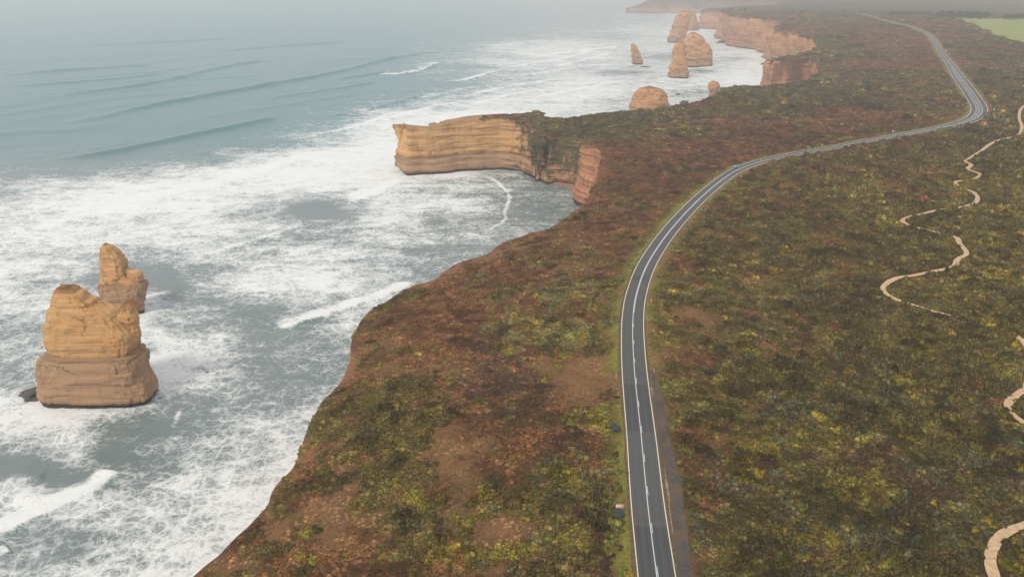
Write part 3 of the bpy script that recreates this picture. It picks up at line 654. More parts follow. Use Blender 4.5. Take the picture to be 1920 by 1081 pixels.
#  waves: pixel line of the crest, height, width, foam strength, foam trail (m, seaward), face colour
WV = [
 ([(0,196),(120,181),(300,155),(400,131),(470,118),(540,112)], 2.9, 9, 0, 0, 0.52),
 ([(0,252),(150,228),(300,197),(440,172),(560,151),(640,135),(720,115),(800,101),(900,94)], 3.4, 8, 0, 0, 0.75),
 ([(60,305),(200,288),(330,262),(470,233),(540,217)], 2.9, 6, 0, 0, 0.60),
 ([(600,222),(700,205),(800,180),(900,165)], 2.4, 6, 0, 0, 0.45),
 ([(0,142),(150,131),(300,122)], 2.4, 11, 0, 0, .35), ([(0,165),(200,150),(320,138)], 2.1, 10, 0, 0, .3), ([(380,100),(520,88),(680,78)], 2.4, 14, 0, 0, .3), ([(120,90),(300,80),(460,72)],2.4,16,0,0,.3), ([(480,190),(640,166),(720,152)],2.,7,0,0,.3),
 ([(600,152),(660,146),(710,139),(760,139),(790,133),(822,119)], 2.4, 6, 0, 0, .9),
 ([(705,140),(730,141),(765,139),(795,132),(823,118)], 1.4, 4, 1.1, 34, 0),
 ([(835,154),(860,153),(882,149),(905,143),(937,134)], 1.6, 5, 1.0, 17, .3),
 ([(940,131),(1000,120),(1060,110),(1120,93)], 1.2, 5, .6, 14, 0),
 ([(862,182),(905,174),(960,162),(1010,154),(1060,147)], 1.2, 5, .7, 12, 0),
 ([(880,200),(930,186),(985,174),(1050,168)], 1.0, 5, .5, 12, 0),
 ([(640,110),(652,110),(660,109)], 1.2, 5, .8, 6, .3), ([(920,97),(935,96)], 1.2, 5, .7, 8, .3),
 ([(1030,128),(1080,118),(1150,100)], 1.2, 6, .5, 16, 0),
 ([(930,150),(1010,138),(1110,124),(1180,119)], 1.2, 5, .5, 10, .2), ([(1000,185),(1100,165),(1190,150)], 1., 5, .45, 10, .2), ([(1000,108),(1090,96),(1200,84)], 1.2, 6, .6, 16, .2), ([(900,88),(1000,80),(1090,76)], 1.2, 7, .7, 14, .2), ([(1080,66),(1150,58),(1240,52)], 1.4, 8, .6, 20, .2), ([(760,190),(860,172),(930,160)], 1.2, 5, .5, 9, .2), ([(700,232),(800,205),(880,190)], 1.2, 5, .5, 10, .2), ([(560,262),(660,240),(740,215)], 1.2, 5, .5, 10, .2),
 ([(0,440),(80,425),(160,408),(240,392),(340,362),(440,342),(560,303),(650,282)], 1.5, 8, .55, 24, 0),
 ([(655,380),(700,367),(740,348),(762,333)], 1.3, 5, .75, 22, .2),
 ([(340,498),(400,476),(470,455),(540,432),(580,414)], 1.0, 4, .45, 5, .2),
 ([(524,618),(545,612),(580,602),(640,582),(690,566),(740,548),(780,531)], 1.4, 4, 1.2, 9, .3),
 ([(-60,1020),(0,1000),(50,982),(110,950),(170,922),(224,884)], 1.6, 4.5, 1.3, 10, .3),
 ([(-30,1045),(0,1040),(22,1030)], .9, 3, 1.0, 5, 0),
 ([(895,329),(922,336),(942,352),(954,368),(950,385),(944,398),(948,410),(935,420),(912,432)], .4, 1.6, .8, 2.6, 0),
 ([(338,766),(332,780),(324,800)], .5, 1.5, .8, 1.6, 0), ([(480,655),(492,648),(498,640)], .4, 1.5, .7, 1.6, 0),
 ([(270,562),(305,552),(330,545)], .6, 3, .5, 6, 0), ([(0,905),(60,900),(90,895)], .6, 3, .4, 4, 0), ([(620,430),(700,425),(760,412)], .8, 4, .3, 8, 0),
 ([(1180,112),(1260,98),(1340,93)], .8, 5, .4, 12, 0), ([(1200,150),(1300,160),(1400,150)], .8, 5, .35, 12, 0)]
for wi, (pl, h, wd, fa, tr, fcv) in enumerate(WV):
    w = np.array([P(a, b, SEA)[:2] for a, b in pl]); w = catmull(w, 6.)
    seg = np.hypot(*np.diff(w, axis=0).T); s_ = np.concatenate([[0], np.cumsum(seg)])
    w = w + np.stack([fbm(s_ / 14, s_ * 0, s=400 + wi, o=3), fbm(s_ / 14, s_ * 0 + 5, s=430 + wi, o=3)], 1) * min(3.5, wd * .35)
    mrg = max(tr, wd * 3) + 6
    sel = np.where((SX > w[:, 0].min() - mrg) & (SX < w[:, 0].max() + mrg) & (SY > w[:, 1].min() - mrg) & (SY < w[:, 1].max() + mrg))[0]
    if not len(sel): continue
    x, y = SX[sel], SY[sel]; bd = np.full(len(sel), 1e9); sg = np.zeros(len(sel)); ss = np.zeros(len(sel))
    for i in range(len(w) - 1):
        a = w[i]; v = w[i + 1] - a; L2 = max((v ** 2).sum(), 1e-6)
        t = np.clip(((x - a[0]) * v[0] + (y - a[1]) * v[1]) / L2, 0, 1)
        dx, dy = x - a[0] - v[0] * t, y - a[1] - v[1] * t; dd = np.hypot(dx, dy); m_ = dd < bd
        bd[m_] = dd[m_]; sg[m_] = np.sign(v[0] * dy - v[1] * dx)[m_]; ss[m_] = (s_[i] + t * seg[i])[m_]
    e = sst(0, .22 * s_[-1], ss) * sst(s_[-1], .85 * s_[-1], ss) if fa < .8 else sst(0, .05 * s_[-1], ss) * sst(s_[-1], .96 * s_[-1], ss)
    sd_ = bd * sg                       # positive: the left of the line = seaward, behind the crest
    prof = np.where(sd_ > 0, np.exp(-(sd_ / (wd * 1.5)) ** 2), np.exp(-(sd_ / (wd * .55)) ** 2))
    H[sel] += h * prof * e
    face[sel] = np.maximum(face[sel], fcv * e * np.exp(-((sd_ + wd * .35) / (wd * .5)) ** 2))
    if fa:
        nz = fbm(x / 7, y / 7, s=460 + wi, o=3); trn = tr * (1 + .6 * nz)
        foam[sel] = np.maximum(foam[sel], foam[sel] * 1 + fa * e * sst(-wd * .18 + nz * .8 - .9, -wd * .18 + nz * .8 + .7, sd_) * (.75 + .5 * fbm(ss / 18, ss * 0, s=480 + wi, o=3)) * np.where(sd_ > -9, np.clip(1 - sd_ / np.maximum(trn, 1), 0, 1) ** .8, 0))
# foam around rocks and cliff foot
deep = sst(360, 230, qy) * sst(1150, 700, qx)
insea = ~inside(SX, SY)
for (px, py, rad) in [(180,745,14),(226,588,9),(1192,121,14),(1272,147,16),(1320,125,22),(1275,80,22),(1320,57,20),(1218,215,16)]:
    q = P(px, py, SEA); dd = np.hypot(SX - q[0], (SY - q[1] - rad * .4)); foam += .35 * sst(rad * 2.2, rad * .9, dd) * (.6 + .4 * fbm(SX / 6, SY / 6, s=77, o=2))
gx = grid_faces(NR, NCo)[:, ::-1]
# drop the part of the sheet that lies deep under the land
Dsub = None
keepv = insea.copy().reshape(NR, NCo)
k2 = keepv.copy()
for _ in range(14):
    k3 = k2.copy(); k3[1:] |= k2[:-1]; k3[:-1] |= k2[1:]; k3[:, 1:] |= k2[:, :-1]; k3[:, :-1] |= k2[:, 1:]; k2 = k3
kf = k2.ravel()[gx].all(1)
used = np.zeros(len(SX), bool); used[gx[kf].ravel()] = True; idx = np.cumsum(used) - 1
damp = sst(0, 1, np.clip(foam * 0 + 1, 0, 1))
sea = mesh_obj('sea', np.column_stack([SX, SY, SEA + hgt + H])[used], idx[gx[kf]], M_sea)
fattr(sea, 'foam', np.clip(foam, 0, 1.5)[used]); fattr(sea, 'deep', deep[used]); fattr(sea, 'face', face[used]); tag(sea, kind='structure')

# beach at the foot of the bay
ms = NT('wet orange sand', .7, .4); sn = ms.noise(ms.pos(), .6, 5, .6)
M_sand = ms.col(ms.mix(ms.mr(sn, .35, .65), (.34, .19, .125), (.26, .14, .09)))
def beach(inner, outer, zi, zo):
    a = catmull([P(x, y, SEA) for x, y in inner], 2.); b = catmull([P(x, y, SEA) for x, y in outer], 2.)
    n = 40; ta = np.linspace(0, 1, n)
    pa = np.stack([np.interp(ta, np.linspace(0, 1, len(a)), a[:, k]) for k in range(2)], 1); pb = np.stack([np.interp(ta, np.linspace(0, 1, len(b)), b[:, k]) for k in range(2)], 1)
    V = []
    for k in range(7):
        t = k / 6; p = pa * (1 - t) + pb * t; V.append(np.column_stack([p, np.full(n, zi * (1 - t) + zo * t) + fbm(p[:, 0] / 5, p[:, 1] / 5, s=5, o=2) * .3]))
    return tag(mesh_obj('beach', np.concatenate(V), grid_faces(7, n), M_sand), kind='structure')
beach([(1112,395),(1106,372),(1098,350),(1080,338),(1050,335),(1030,340)], [(1092,408),(1083,386),(1070,370),(1058,357),(1046,350),(1032,350)], -42.2, -45.6)
beach([(1450,168),(1450,150),(1449,125),(1448,108),(1444,98)], [(1424,166),(1424,150),(1429,130),(1427,108),(1420,100)], -42., -45.4)

# ------------------------------------------------------------------ road
def tang(pl):
    d = np.gradient(pl[:, :2], axis=0); return d / np.hypot(d[:, 0], d[:, 1])[:, None]
def roadz(x, y):
    return zland(x, y, rdist=np.zeros(len(x)))
def strip(name, pl, o0, o1, dz, mat, nx=2, zf=None, rng_=None, kind='structure', wob=0):
    """a ribbon along the line pl between the side offsets o0 and o1 (right = positive)"""
    p = pl if rng_ is None else pl[rng_[0]:rng_[1]]
    t = tang(pl); t = t if rng_ is None else t[rng_[0]:rng_[1]]
    nr = np.stack([t[:, 1], -t[:, 0]], 1); o0 = np.broadcast_to(o0, len(pl)); o1 = np.broadcast_to(o1, len(pl))
    if rng_: o0 = o0[rng_[0]:rng_[1]]; o1 = o1[rng_[0]:rng_[1]]
    zc = roadz(p[:, 0], p[:, 1]) + dz
    s = np.concatenate([[0], np.cumsum(np.hypot(*np.diff(pl[:, :2], axis=0).T))]); s = s if rng_ is None else s[rng_[0]:rng_[1]]
    V = []; U = []; Vv = []
    for k in range(nx):
        f = k / (nx - 1); o = o0 * (1 - f) + o1 * f
        if wob: o = o + (fbm(s / 4, s * 0 + k, s=501, o=3) * wob if k in (0, nx - 1) else 0)
        V.append(np.column_stack([p[:, :2] + nr * o[:, None], zc])); U.append(o); Vv.append(s)
    V = np.stack(V, 1).reshape(-1, 3)
    ob = mesh_obj(name, V, grid_faces(len(p), nx), mat)
    fattr(ob, 'across', np.stack(U, 1).ravel()); fattr(ob, 'along', np.stack(Vv, 1).ravel())
    return tag(ob, kind=kind)
def asphalt():
    m = NT('asphalt', .85, .3); q = m.pos(); u = m.math('ABSOLUTE', m.attr('across')); v = m.attr('along')
    n = m.noise(q, 9., 3, .7); n2 = m.noise(q, .25, 4, .6)
    c = m.mix(m.mr(n, .35, .65), (.055, .056, .059), (.082, .082, .084))
    tr = m.math('ADD', m.mr(m.math('ABSOLUTE', m.math('SUBTRACT', u, .95)), .45, .1), m.mr(m.math('ABSOLUTE', m.math('SUBTRACT', u, 2.45)), .45, .1))
    c = m.mix(m.math('MULTIPLY', tr, .42), c, (.038, .039, .042))
    comb = m.n('ShaderNodeCombineXYZ'); m.l(m.math('MULTIPLY', v, .018), comb.inputs[0]); vo = m.n('ShaderNodeTexVoronoi', feature='F1'); m.l(comb.outputs[0], vo.inputs['Vector']); vo.inputs['Scale'].default_value = 1
    c = m.mix(m.mr(vo.outputs['Color'], .35, .6, 0, .5), c, (.100, .101, .104))
    c = m.mix(m.mr(n2, .5, .7, 0, .3), c, (.06, .058, .056))
    m.bump(n, .2, .05)
    return m.col(c)
M_asph = asphalt()
hw = road[:, 2]
road_ob = strip('road', road, -hw, hw, .14, M_asph, 9)
# crumbling verge skirts so the slab meets the ground
msk = NT('gravel edge', .95, .1); sk = msk.noise(msk.pos(), 1.3, 5, .7)
M_grav = msk.col(msk.mix(msk.mr(sk, .35, .62), (.17, .105, .06), (.085, .07, .035)))
def skirt(side):
    t = tang(road); nr = np.stack([t[:, 1], -t[:, 0]], 1) * side
    z = roadz(road[:, 0], road[:, 1]); s = arcr; V = []
    for o, dz in ((hw - .02, .13), (hw + .5 + fbm(s / 5, s * 0, s=511 + side, o=3) * .3, .08), (hw + 1.2, -.5)): V.append(np.column_stack([road[:, :2] + nr * np.broadcast_to(o, len(road))[:, None], z + dz]))
    V = np.stack(V, 1).reshape(-1, 3); tag(mesh_obj('road_verge', V, grid_faces(len(road), 3) if side > 0 else grid_faces(len(road), 3)[:, ::-1], M_grav), kind='structure')
arcr = np.concatenate([[0], np.cumsum(np.hypot(*np.diff(road[:, :2], axis=0).T))])
skirt(1); skirt(-1)
def paint(name, c):
    m = NT(name, .6); n = m.noise(m.pos(), 6., 3, .7); return m.col(m.mix(m.mr(n, .5, .75, 0, .5), c, (.25, .24, .22)))
M_cream = paint('cream edge paint', (.74, .66, .50)); M_white = paint('white paint', (.74, .74, .75))
lw = np.clip(.11 + .00028 * np.hypot(road[:, 0], road[:, 1]), .12, .3)
strip('road_edge_line', road, -hw + .30 - lw, -hw + .30 + lw * .2, .146, M_cream, 2)
strip('road_edge_line', road, hw - .30 - lw * .2, hw - .30 + lw, .146, M_cream, 2)
# centre: one solid line and a broken one beside it; a hatched turning lane at the bend
wide = np.clip((hw - 3.6) / 2.6, 0, 1)
isw = wide > .12
sol_off = -wide * 2.4
strip('road_centre_line', road, sol_off - lw * .45, sol_off + lw * .45, .146, M_white, 2)
idn = int(np.argmin(np.hypot(road[:, 0] - PL(1188, 585)[0], road[:, 1] - PL(1188, 585)[1])))
strip('road_centre_line', road, lw * .55 + .1 + 0 * lw, lw * 1.3 + .1, .149, M_white, 2, rng_=(idn, int(np.where(isw)[0][0])))
i0 = np.where(isw)[0][0]; i1 = np.where(isw)[0][-1]
strip('road_centre_line', road, wide * 2.4 - lw * .55, wide * 2.4 + lw * .55, .148, M_white, 2, rng_=(i0, i1))
M_hatch = M_white
def dashes():
    V = []; Fc = []; t = tang(road); nr = np.stack([t[:, 1], -t[:, 0]], 1); z = roadz(road[:, 0], road[:, 1])
    S_ = arcr
    def at(s, o):
        x = np.interp(s, S_, road[:, 0]); y = np.interp(s, S_, road[:, 1]); a = np.interp(s, S_, nr[:, 0]); b = np.interp(s, S_, nr[:, 1]); return (x + a * o, y + b * o, np.interp(s, S_, z) + .148)
    def quad(s0, s1, a0, a1, b0=None, b1=None):
        b0 = a0 if b0 is None else b0; b1 = a1 if b1 is None else b1
        n = len(V); V.extend([at(s0, a0), at(s0, a1), at(s1, b1), at(s1, b0)]); Fc.append((n, n + 1, n + 2, n + 3))
    s = 3.
    while s < S_[-1] - 6:
        w = np.interp(s, S_, wide)
        if w < .1 and S_[idn] < s < S_[i0 - 1]: s += 4.
        elif w < .1:
            g = np.interp(s, S_, lw); quad(s, s + 3.0, g * .8 + .08, g * 1.35 + .10); s += 12.
        else:
            h = 2.4 * w
            if w > .45: quad(s, s + .9, -h * .75, h * .1, -h * .35, h * .75) if s < S_[i1] - 95 else None
            s += 4.
    return tag(mesh_obj('road_centre_dashes', V, Fc, M_white, smooth=False), kind='structure')
dashes()
# side road at the junction
jn = np.array([PL(1806, 149), PL(1822, 148.5), PL(1842, 147.5), PL(1880, 147)]); jn[:, 2] = 3.6; jn = catmull(jn, 2.)
strip('side_road', jn, -3.5, 3.5, .135, M_asph, 5)
# worn gravel track on the right of the road
mt_ = NT('worn track', .95, .1); tn = mt_.noise(mt_.pos(), 1.6, 5, .7); tn2 = mt_.noise(mt_.pos(), .22, 4, .6)
M_track = mt_.col(mt_.mix(mt_.mr(tn2, .42, .6), mt_.mix(mt_.mr(tn, .35, .65), (.055, .05, .048), (.095, .085, .078)), (.115, .082, .06)))
strip('gravel_track', track, -track[:, 2], track[:, 2], .12, M_track, 5, wob=.35)
me_ = NT('pale dust', .95, .1); en = me_.noise(me_.pos(), 1.2, 5, .7)
M_dust = me_.col(me_.mix(me_.mr(en, .4, .6), (.33, .24, .17), (.17, .12, .06)))
strip('track_dust_edge', track, track[:, 2] + .05, track[:, 2] + .55, .11, M_dust, 3, wob=.3, rng_=(6, len(track)))
# sandy walking path
mp_ = NT('pale sand path', .95, .1); pn = mp_.noise(mp_.pos(), 1.1, 5, .6)
M_path = mp_.col(mp_.mix(mp_.mr(pn, .35, .65), (.56, .40, .25), (.43, .29, .17)))
pw_ = .98 * (1 + .16 * fbm(np.arange(len(path)) / 7., np.zeros(len(path)), s=88, o=2)); strip('path', path, -pw_, pw_, .10, M_path, 5, wob=.22)
# green paddock beyond the heath
mg = NT('paddock grass', .95, .1); gn_ = mg.noise(mg.pos(), .02, 5, .6)
M_pad = mg.col(mg.mix(mg.mr(gn_, .35, .65), (.21, .25, .065), (.26, .275, .095)))
FP = np.array(FIELD)
fpts = []
for gx_ in np.arange(FP[:, 0].min(), FP[:, 0].max(), 16.):
    for gy_ in np.arange(FP[:, 1].min(), FP[:, 1].max(), 16.): fpts.append((gx_, gy_))
fpts = np.array(fpts); fpts = fpts[inpoly(fpts[:, 0], fpts[:, 1], FP)]
fb_ = [];
for i in range(len(FP)):
    a, b = FP[i], FP[(i + 1) % len(FP)]; n = max(2, int(np.hypot(*(b - a)) / 12)); fb_ += [a * (1 - k / n) + b * k / n for k in range(n)]
fb_ = np.array(fb_); fb_ += np.stack([fbm(fb_[:, 0] / 30, fb_[:, 1] / 30, s=601, o=2), fbm(fb_[:, 0] / 30, fb_[:, 1] / 30, s=603, o=2)], 1) * 6; nb_ = len(fb_)
c2 = delaunay_2d_cdt([Vector(p) for p in np.concatenate([fb_, fpts])], [(i, (i + 1) % nb_) for i in range(nb_)], [], 1, 1e-4)
fv = np.array([(v.x, v.y) for v in c2[0]]); fz = zland(fv[:, 0], fv[:, 1]) + .9
fl = [tuple(f) for f in c2[2]]
pad = mesh_obj('paddock', np.column_stack([fv, fz]), fl, M_pad); tag(pad, kind='structure')

# ------------------------------------------------------------------ heath shrubs (uncountable ground cover)
lib = bpy.data.collections.new('shrub_kinds')
def shrub_mat():
    m = NT('heath foliage', .85, .15); c = m.attr('tcol', 'INSTANCER', 'Color'); g = m.n('ShaderNodeNewGeometry')
    rnd = g.outputs['Random Per Island']
    c = m.mix(m.mr(rnd, 0, 1, 0, 1, 'LINEAR'), m.mix(1, c, (.32, .32, .32), 'MULTIPLY'), m.mix(1, c, (1.7, 1.65, 1.5), 'MULTIPLY'))
    return m.col(c)
M_shrub = shrub_mat()
def shrub_mesh(kind, seed):
    g = random.Random(seed); V = []; Fc = []
    n = (150, 150, 120, 90)[kind]
    lobes = [(g.uniform(-.55, .55), g.uniform(-.55, .55), g.uniform(.45, .75)) for _ in range(5 if kind < 3 else 1)] if kind != 3 else [(0, 0, .9)]
    for _ in range(n):
        lx, ly, lr = g.choice(lobes)
        a = g.uniform(0, 2 * math.pi); e = math.asin(g.uniform(.02, 1)); rr_ = lr * g.uniform(.82, 1.05)
        d = Vector((math.cos(a) * math.cos(e), math.sin(a) * math.cos(e), math.sin(e)))
        p = Vector((lx, ly, 0)) + Vector((d.x * rr_, d.y * rr_, d.z * rr_ * (.62, .5, .8, .38)[kind]))
        s = g.uniform(.11, .2) * (1 if kind != 2 else .9)
        nrm_ = (d + Vector((g.uniform(-.6, .6), g.uniform(-.6, .6), g.uniform(0, .8)))).normalized()
        t = nrm_.orthogonal().normalized(); b = nrm_.cross(t); ro = g.uniform(0, 6.28)
        t, b = t * math.cos(ro) + b * math.sin(ro), b * math.cos(ro) - t * math.sin(ro)
        k = len(V)
        V += [p + t * s - b * s * .35, p + b * s * .8, p - t * s - b * s * .25, p - b * s * .9 + nrm_ * s * .2]; Fc.append((k, k + 1, k + 2, k + 3))
    for lx, ly, lr in lobes:                                     # twiggy inside
        k = len(V); hh = lr * (.62, .5, .8, .38)[kind]
        V.append(Vector((lx, ly, hh * .82)))
        for j in range(8):
            V.append(Vector((lx + math.cos(j * .785) * lr * .68, ly + math.sin(j * .785) * lr * .68, hh * .45)))
        for j in range(8): V.append(Vector((lx + math.cos(j * .785) * lr * .82, ly + math.sin(j * .785) * lr * .82, -.15)))
        for j in range(8):
            q = (j + 1) % 8; Fc.append((k, k + 1 + j, k + 1 + q)); Fc.append((k + 1 + j, k + 9 + j, k + 9 + q, k + 1 + q))
    me = bpy.data.meshes.new('shrub'); me.from_pydata([tuple(v) for v in V], [], Fc); me.materials.append(M_shrub)
    o = bpy.data.objects.new('shrub', me); return o
for i, (k, s) in enumerate([(0, 1), (0, 2), (1, 3), (1, 4), (2, 5), (3, 6)]):
    o = shrub_mesh(k, s); lib.objects.link(o)
sp = sectorpts(.0044, 1.12, 90, 2300, R(-38), R(47), 21)
sp = sp[inside(sp[:, 0], sp[:, 1])]
sx1, sy1 = sp.T
sD, sI = coastdist(sx1, sy1); srd, sri = linedist(kr, sx1, sy1); srd -= road[sri, 2]; spd, _ = linedist(kp, sx1, sy1); std_, sti = linedist(kt, sx1, sy1); sjd, _ = linedist(mkkd(jn), sx1, sy1)
r_ = np.hypot(sx1, sy1); cell = np.maximum(1.12, .0044 * r_)
Wc = cover(sx1, sy1, .30, 9, sD); kind = Wc.argmax(1)
g2 = np.random.default_rng(4)
_o0, _o1 = PL(1808, 598)[:2], PL(1902, 632)[:2]; OVG = np.hypot(sx1 - (_o0[0] + _o1[0]) / 2, sy1 - (_o0[1] + _o1[1]) / 2) < np.hypot(*(_o1 - _o0)) / 2
vnse = fbm(sx1 / 7, sy1 / 7, s=701, o=3)
dens = np.array([.92, .62, 1, 1, 1, .95, .95])[kind]
keep = (g2.random(len(sx1)) < dens) & (sD > 1.0) & (srd > .8 + cell * np.where(r_ > 350, 1.25, .6)) & (spd > np.where(OVG, .2, 1.1 + cell * np.where(r_ > 280, 1.0, .5))) & (std_ - track[sti, 2] > .8) & (sjd > 3.5 + cell * 1.2)
keep &= ~inpoly(sx1, sy1, FP)
_t0, _t1 = P(752, 322, SEA)[:2], P(905, 318, SEA)[:2]
keep &= ~((sx1 < _t1[0]) & (sy1 > _t1[1] - 25) & (sy1 < _t1[1] + 45))
vw = srd < 3.6 + vnse * 2.5                                     # mown strip beside the asphalt
keep &= ~(vw & (g2.random(len(sx1)) < .82))
sx1, sy1, kind, cell, sD, sI, srd, r_ = [q[keep] for q in (sx1, sy1, kind, cell, sD, sI, srd, r_)]
n = len(sx1); print('shrubs', n)
szf = fbm(sx1 / 25, sy1 / 25, s=711, o=2)
rightside = sst(0, 60, sx1 - np.interp(sy1, road[:, 1][:200], road[:, 0][:200])) * sst(900, 500, sy1)
size = cell * (.47 + .62 * g2.random(n) ** 1.8) * np.array([.85, .6, 1.05, 1.1, 1.1, 1.15, .85])[kind] * (1 + .25 * szf)
hmul = np.array([.95, .5, 1.3, 1.25, 1.45, 1.25, 1.0])[kind] * (.75 + .5 * g2.random(n)) * np.clip(1.2 - r_ / 1800, .5, 1) * (1 + .15 * rightside)
hmul *= (sst(.3, 6, sD) * .7 + .3) * (.75 + 1.0 * sst(-.3, .55, fbm(sx1 / 4.5, sy1 / 4.5, s=731, o=2))) * (1 + .35 * rightside)
scl3 = np.stack([size * 1.12, size * g2.uniform(.9, 1.25, n), size * hmul], 1)
Wk = Wc[keep]; sm2 = np.exp((Wk - Wk.max(1)[:, None]) * .9); sm2 /= sm2.sum(1)[:, None]
tc = PAL[kind] * .62 + (sm2 @ PAL) * .38
tc = tc * np.where((kind == 1)[:, None], g2.uniform(.72, 1.0, (n, 1)), g2.uniform(.72, 1.28, (n, 1))) * np.clip(1 + .75 * fbm(sx1 / 3.6, sy1 / 3.6, s=741, o=2) + .35 * fbm(sx1 / 11, sy1 / 11, s=745, o=2), .45, 1.9)[:, None] * (1 + g2.normal(0, .06, (n, 3)))
lowf = fbm(sx1 / 60, sy1 / 60, s=721, o=3)[:, None]
tc = np.clip(tc * (1 + .25 * lowf), .008, .5)
vg = (srd < 5)[:, None]
tc = np.where(vg & (g2.random((n, 1)) < .6), np.array((.14, .14, .035)), tc)
szz = zland(sx1, sy1, sD, sI, np.minimum(srd + 3.6, linedist(kp, sx1, sy1)[0] + 4)) - size * .06
pm = bpy.data.meshes.new('heath_shrubs'); pm.vertices.add(n); pm.vertices.foreach_set('co', np.stack([sx1, sy1, szz], 1).ravel())
hs = bpy.data.objects.new('heath_shrubs', pm); COL.objects.link(hs); tag(hs, 'low coastal heath shrubs covering the whole clifftop plateau', 'heath', kind='stuff')
cattr(hs, 'tcol', tc)
a_ = pm.attributes.new('scl', 'FLOAT_VECTOR', 'POINT'); a_.data.foreach_set('vector', scl3.astype(np.float32).ravel())
a_ = pm.attributes.new('rot', 'FLOAT_VECTOR', 'POINT'); a_.data.foreach_set('vector', np.stack([0 * sx1, 0 * sx1, g2.uniform(0, 6.28, n)], 1).astype(np.float32).ravel())
pick = np.where(kind == 1, 5, np.where(kind == 5, g2.integers(0, 2, n), g2.integers(0, 5, n)))
a_ = pm.attributes.new('pick', 'INT', 'POINT'); a_.data.foreach_set('value', pick.astype(np.int32))
ng = bpy.data.node_groups.new('scatter', 'GeometryNodeTree')
ng.interface.new_socket('Geometry', in_out='INPUT', socket_type='NodeSocketGeometry'); ng.interface.new_socket('Geometry', in_out='OUTPUT', socket_type='NodeSocketGeometry')
gi = ng.nodes.new('NodeGroupInput'); go = ng.nodes.new('NodeGroupOutput'); ip = ng.nodes.new('GeometryNodeInstanceOnPoints')
ci_ = ng.nodes.new('GeometryNodeCollectionInfo'); ci_.inputs['Collection'].default_value = lib; ci_.inputs['Separate Children'].default_value = True; ci_.inputs['Reset Children'].default_value = True
def na(name, typ):
    o = ng.nodes.new('GeometryNodeInputNamedAttribute'); o.data_type = typ; o.inputs['Name'].default_value = name; return o.outputs['Attribute']
ng.links.new(gi.outputs[0], ip.inputs['Points']); ng.links.new(ci_.outputs[0], ip.inputs['Instance']); ip.inputs['Pick Instance'].default_value = True
ng.links.new(na('pick', 'INT'), ip.inputs['Instance Index']); ng.links.new(na('scl', 'FLOAT_VECTOR'), ip.inputs['Scale'])
er = ng.nodes.new('FunctionNodeEulerToRotation'); ng.links.new(na('rot', 'FLOAT_VECTOR'), er.inputs[0]); ng.links.new(er.outputs[0], ip.inputs['Rotation'])
ng.links.new(ip.outputs[0], go.inputs[0])
md = hs.modifiers.new('scatter', 'NODES'); md.node_group = ng

# ------------------------------------------------------------------ single bushes by the road
def leafball(V, Fc, cx, cy, cz, r, rz, n, g, s0):
    for _ in range(n):
        a = g.uniform(0, 2 * math.pi); e = math.asin(g.uniform(-.3, 1)); q = g.uniform(.72, 1.08)
        d = Vector((math.cos(a) * math.cos(e), math.sin(a) * math.cos(e), math.sin(e)))
        p = Vector((cx + d.x * r * q, cy + d.y * r * q, cz + d.z * rz * q)); s = g.uniform(.7, 1.3) * s0
        nn = (d + Vector((g.uniform(-.7, .7), g.uniform(-.7, .7), g.uniform(-.2, .8)))).normalized(); t = nn.orthogonal().normalized(); b = nn.cross(t)
        k = len(V); V += [p + t * s, p + b * s * .7, p - t * s, p - b * s * .7]; Fc.append((k, k + 1, k + 2, k + 3))
def leafmat(name, c):
    m = NT(name, .8, .2); rnd = m.n('ShaderNodeNewGeometry').outputs['Random Per Island']
    return m.col(m.mix(m.mr(rnd, 0, 1, 0, 1, 'LINEAR'), tuple(v * .55 for v in c), tuple(v * 1.5 for v in c)))
M_bush = leafmat('blue-grey leaves', (.075, .085, .085)); M_tree = leafmat('dark cypress leaves', (.03, .035, .022)); M_gum = leafmat('green leaves', (.06, .075, .04))
M_bark = plain('bark', (.12, .09, .07), .9)
def bush(px, py, r, label, mat):
    q = PL(px, py); g = random.Random(int(px)); z = float(roadz(np.array([q[0]]), np.array([q[1]]))[0])
    root = empty('roadside_bush', (q[0], q[1], z)); tag(root, label, 'bush'); V = []; Fc = []
    for _ in range(6): leafball(V, Fc, g.uniform(-.5, .5) * r, g.uniform(-.5, .5) * r, r * g.uniform(.35, .65), r * .6, r * .5, 150, g, r * .085)
    mesh_obj('foliage', [tuple(v) for v in V], Fc, mat, root, smooth=False)
    mesh_obj('stem', [(-.08, -.08, -.3), (.08, -.08, -.3), (.08, .08, -.3), (-.08, .08, -.3), (-.05, -.05, r * .8), (.05, -.05, r * .8), (.05, .05, r * .8), (-.05, .05, r * .8)],
             [(0, 1, 5, 4), (1, 2, 6, 5), (2, 3, 7, 6), (3, 0, 4, 7), (4, 5, 6, 7)], M_bark, root)
bush(1160, 968, 1.45, 'round blue-grey bush just in front of the red and white sign', M_bush)
bush(1152, 806, 1.5, 'dark blue-green bush at the seaward verge, midway along the near straight', M_bush)
